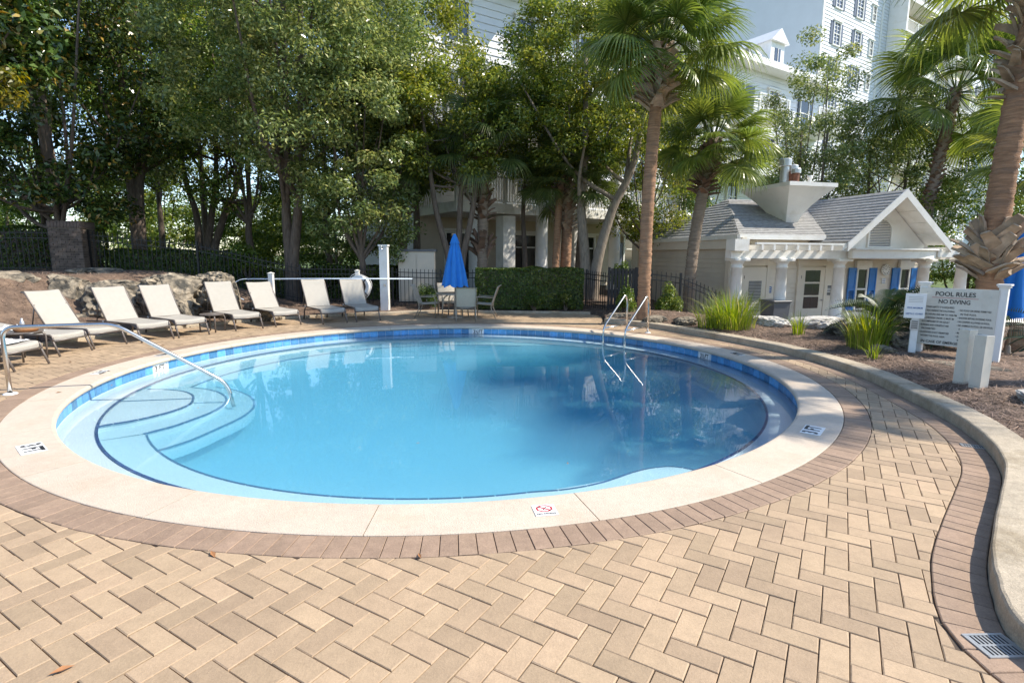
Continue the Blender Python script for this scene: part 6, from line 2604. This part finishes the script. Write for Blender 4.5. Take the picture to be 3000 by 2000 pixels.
# ------------------------------------------------------------------ signs
def make_signs():
    a = np.array([7.06, 9.42])
    b = np.array([7.70, 8.62])
    d = (b - a) / np.hypot(*(b - a))
    rz = math.atan2(d[1], d[0])
    w = float(np.hypot(*(b - a)))
    S = thing('rules_sign', 'white pool rules board on two capped posts', 'sign', (a[0], a[1], 0.12), rz)
    for x in (0.03, w + 0.04):
        pz = 1.24
        MB().box((x, 0.065, pz / 2 - 0.05), (0.115, 0.115, pz + 0.1), bevel=0.004).build('post', 'white', S)
        MB().box((x, 0.065, pz + 0.03), (0.18, 0.18, 0.03), bevel=0.006).box((x, 0.065, pz + 0.005), (0.15, 0.15, 0.03)).build('post_cap', 'white', S)
    z0, z1 = 0.22, 1.19
    pn = MB().box((w / 2, -0.005, (z0 + z1) / 2), (w, 0.022, z1 - z0), bevel=0.003).build('panel', 'sign_panel', S)
    H_ = z1 - z0
    y = -0.018

    def line(t, zf, size, width, xf=0.5, al='CENTER', mt='ink', bold=0.02):
        text_obj('lettering', t, size, mt, pn, (w * xf, y, z0 + H_ * zf), (PI / 2, 0, 0), width=width, bold=bold, align=al)
    line('POOL RULES', 0.895, 0.10, w * 0.52, 0.46)
    MB().box((w * 0.46, y, z0 + H_ * 0.835), (w * 0.60, 0.002, 0.006)).build('rule_line', 'red_ink', pn)
    line('NO DIVING', 0.765, 0.095, w * 0.41, 0.46)
    lf = ['FOR YOUR SAFETY IT IS REQUIRED', 'THAT YOU OBSERVE THE FOLLOWING:', '\u2022 POOL HOURS: 8:00 AM TO 10:00 PM', '\u2022 ALL CHILDREN UNDER 12 MUST BE', '   ACCOMPANIED BY AN ADULT', '\u2022 RUNNING AND HORSEPLAY ARE', '   PROHIBITED', '\u2022 GLASSWARE IS NOT PERMITTED', '   WITHIN THE POOL AREA']
    rt = ['\u2022 NO FOOD OR DRINK PERMITTED', '   IN THE POOL', '\u2022 SHOWER BEFORE ENTERING POOL', '\u2022 NO DIAPERS ALLOWED IN POOL', '\u2022 NO ANIMALS IN POOL OR ON POOL', '   DECK', '\u2022 MAXIMUM BATHING LOAD:', '\u2022 DO NOT USE POOL IF ILL', '   WITH DIARRHEA']
    for i, t in enumerate(lf):
        line(t, 0.665 - i * 0.064, 0.042, w * 0.0145 * len(t), 0.035, 'LEFT', bold=0.015)
    for i, t in enumerate(rt):
        line(t, 0.630 - i * 0.064, 0.042, w * 0.0145 * len(t), 0.53, 'LEFT', bold=0.015)
    line('IN CASE OF EMERGENCY CALL 911', 0.055, 0.062, w * 0.84, 0.5)
    for x, z in ((0.09, 0.92), (0.91, 0.88), (0.09, 0.09)):
        MB().box((w * x, y - 0.002, z0 + H_ * z), (0.016, 0.008, 0.016), rz=0).build('screw', 'galv', pn)
    # depth notice on its own post
    N_ = thing('depth_notice', 'small grey depth notice on a white post', 'sign', (6.86, 9.26, 0.1), R_(-30))
    MB().box((0.03, 0.05, 0.45), (0.10, 0.10, 0.95), bevel=0.004).build('post', 'white', N_)
    p2 = MB().box((0, -0.012, 0.90), (0.29, 0.012, 0.42), bevel=0.002).build('panel', 'plate', N_)
    for i in range(4):
        MB().box((0, -0.0195, 1.05 - i * 0.028), (0.20, 0.002, 0.010)).build('print_line', 'galv', p2)
    text_obj('lettering', 'POOL MAXIMUM', 0.04, 'blue_ink', p2, (0, -0.020, 0.865), (PI / 2, 0, 0), width=0.21, bold=0.02)
    text_obj('lettering', 'DEPTH 3 1/2 FEET', 0.04, 'blue_ink', p2, (0, -0.020, 0.765), (PI / 2, 0, 0), width=0.24, bold=0.02)
    MB().box((0.02, -0.012, 0.58), (0.12, 0.012, 0.17)).build('small_plate', 'galv', N_)
    for i in range(4):
        MB().box((0.02, -0.0195, 0.635 - i * 0.035), (0.09, 0.002, 0.016)).build('print_line', 'ink', N_)


make_signs()


# ------------------------------------------------------------------ fallen leaves
def fallen():
    rng = np.random.default_rng(9)
    me = MB().add([(-0.045, 0, 0.002), (0, 0.018, 0.010), (0.05, 0, 0.004), (0, -0.018, 0.010), (0, 0, 0.001)], [(0, 4, 1), (4, 2, 1), (0, 3, 4), (4, 3, 2)])
    src = me.build('fallen_leaf', 'dead_leaf')
    tag(src, 'curled brown leaf fallen on the paving', 'leaf', 'fallen leaves on the paving')
    spots = [(-1.95, 2.12), (-7.35, 8.9), (-6.05, 11.9), (-6.02, 12.95), (-5.6, 12.9), (-6.9, 10.6), (-5.9, 6.9), (-1.8, 3.05), (-1.9, 15.6), (-1.4, 15.7), (-5.5, 7.3), (-0.55, 3.05), (-3.3, 14.4), (-4.4, 11.5), (2.0, 14.6)]
    for i, (x, y) in enumerate(spots):
        o = src if i == 0 else src.copy()
        if i:
            COL.objects.link(o)
        o.location = (x, y, 0.006)
        o.rotation_euler = (rng.normal() * 0.1, rng.normal() * 0.1, rng.uniform(0, 6.3))
        s = rng.uniform(0.5, 1.1)
        o.scale = (s, s, s)
    fl = src.data.copy()
    for i, (x, y) in enumerate(((0.55, 5.05), (-1.0, 5.6), (1.2, 9.4), (2.2, 8.7), (2.7, 7.9), (-4.1, 6.9), (-3.2, 9.6))):
        o = bpy.data.objects.new('floating_leaf', fl)
        COL.objects.link(o)
        o.location = (x, y, WZ + 0.001)
        o.rotation_euler = (0, 0, rng.uniform(0, 6))
        o.scale = (0.5, 0.5, 0.3)
        tag(o, 'small dark leaf floating on the pool water', 'leaf', 'leaves floating on the water')


fallen()


def stains():
    for i, (x, y, r, lab) in enumerate(((0.22, 1.78, 0.020, 'small black tar spot on a tan paver'),)):
        poly = [(x + r * (1 + 0.25 * math.sin(k * 1.9)) * math.cos(k * PI / 7), y + r * (1 + 0.2 * math.cos(k * 2.3)) * math.sin(k * PI / 7)) for k in range(14)]
        o = MB().add([(a, b, 0.0075) for a, b in poly] + [(a, b, 0.002) for a, b in poly], [tuple(range(14))] + [(k, 14 + k, 14 + (k + 1) % 14, (k + 1) % 14) for k in range(14)]).build('tar_spot', 'ink')
        tag(o, lab, 'stain')


stains()
bpy.context.view_layer.update()
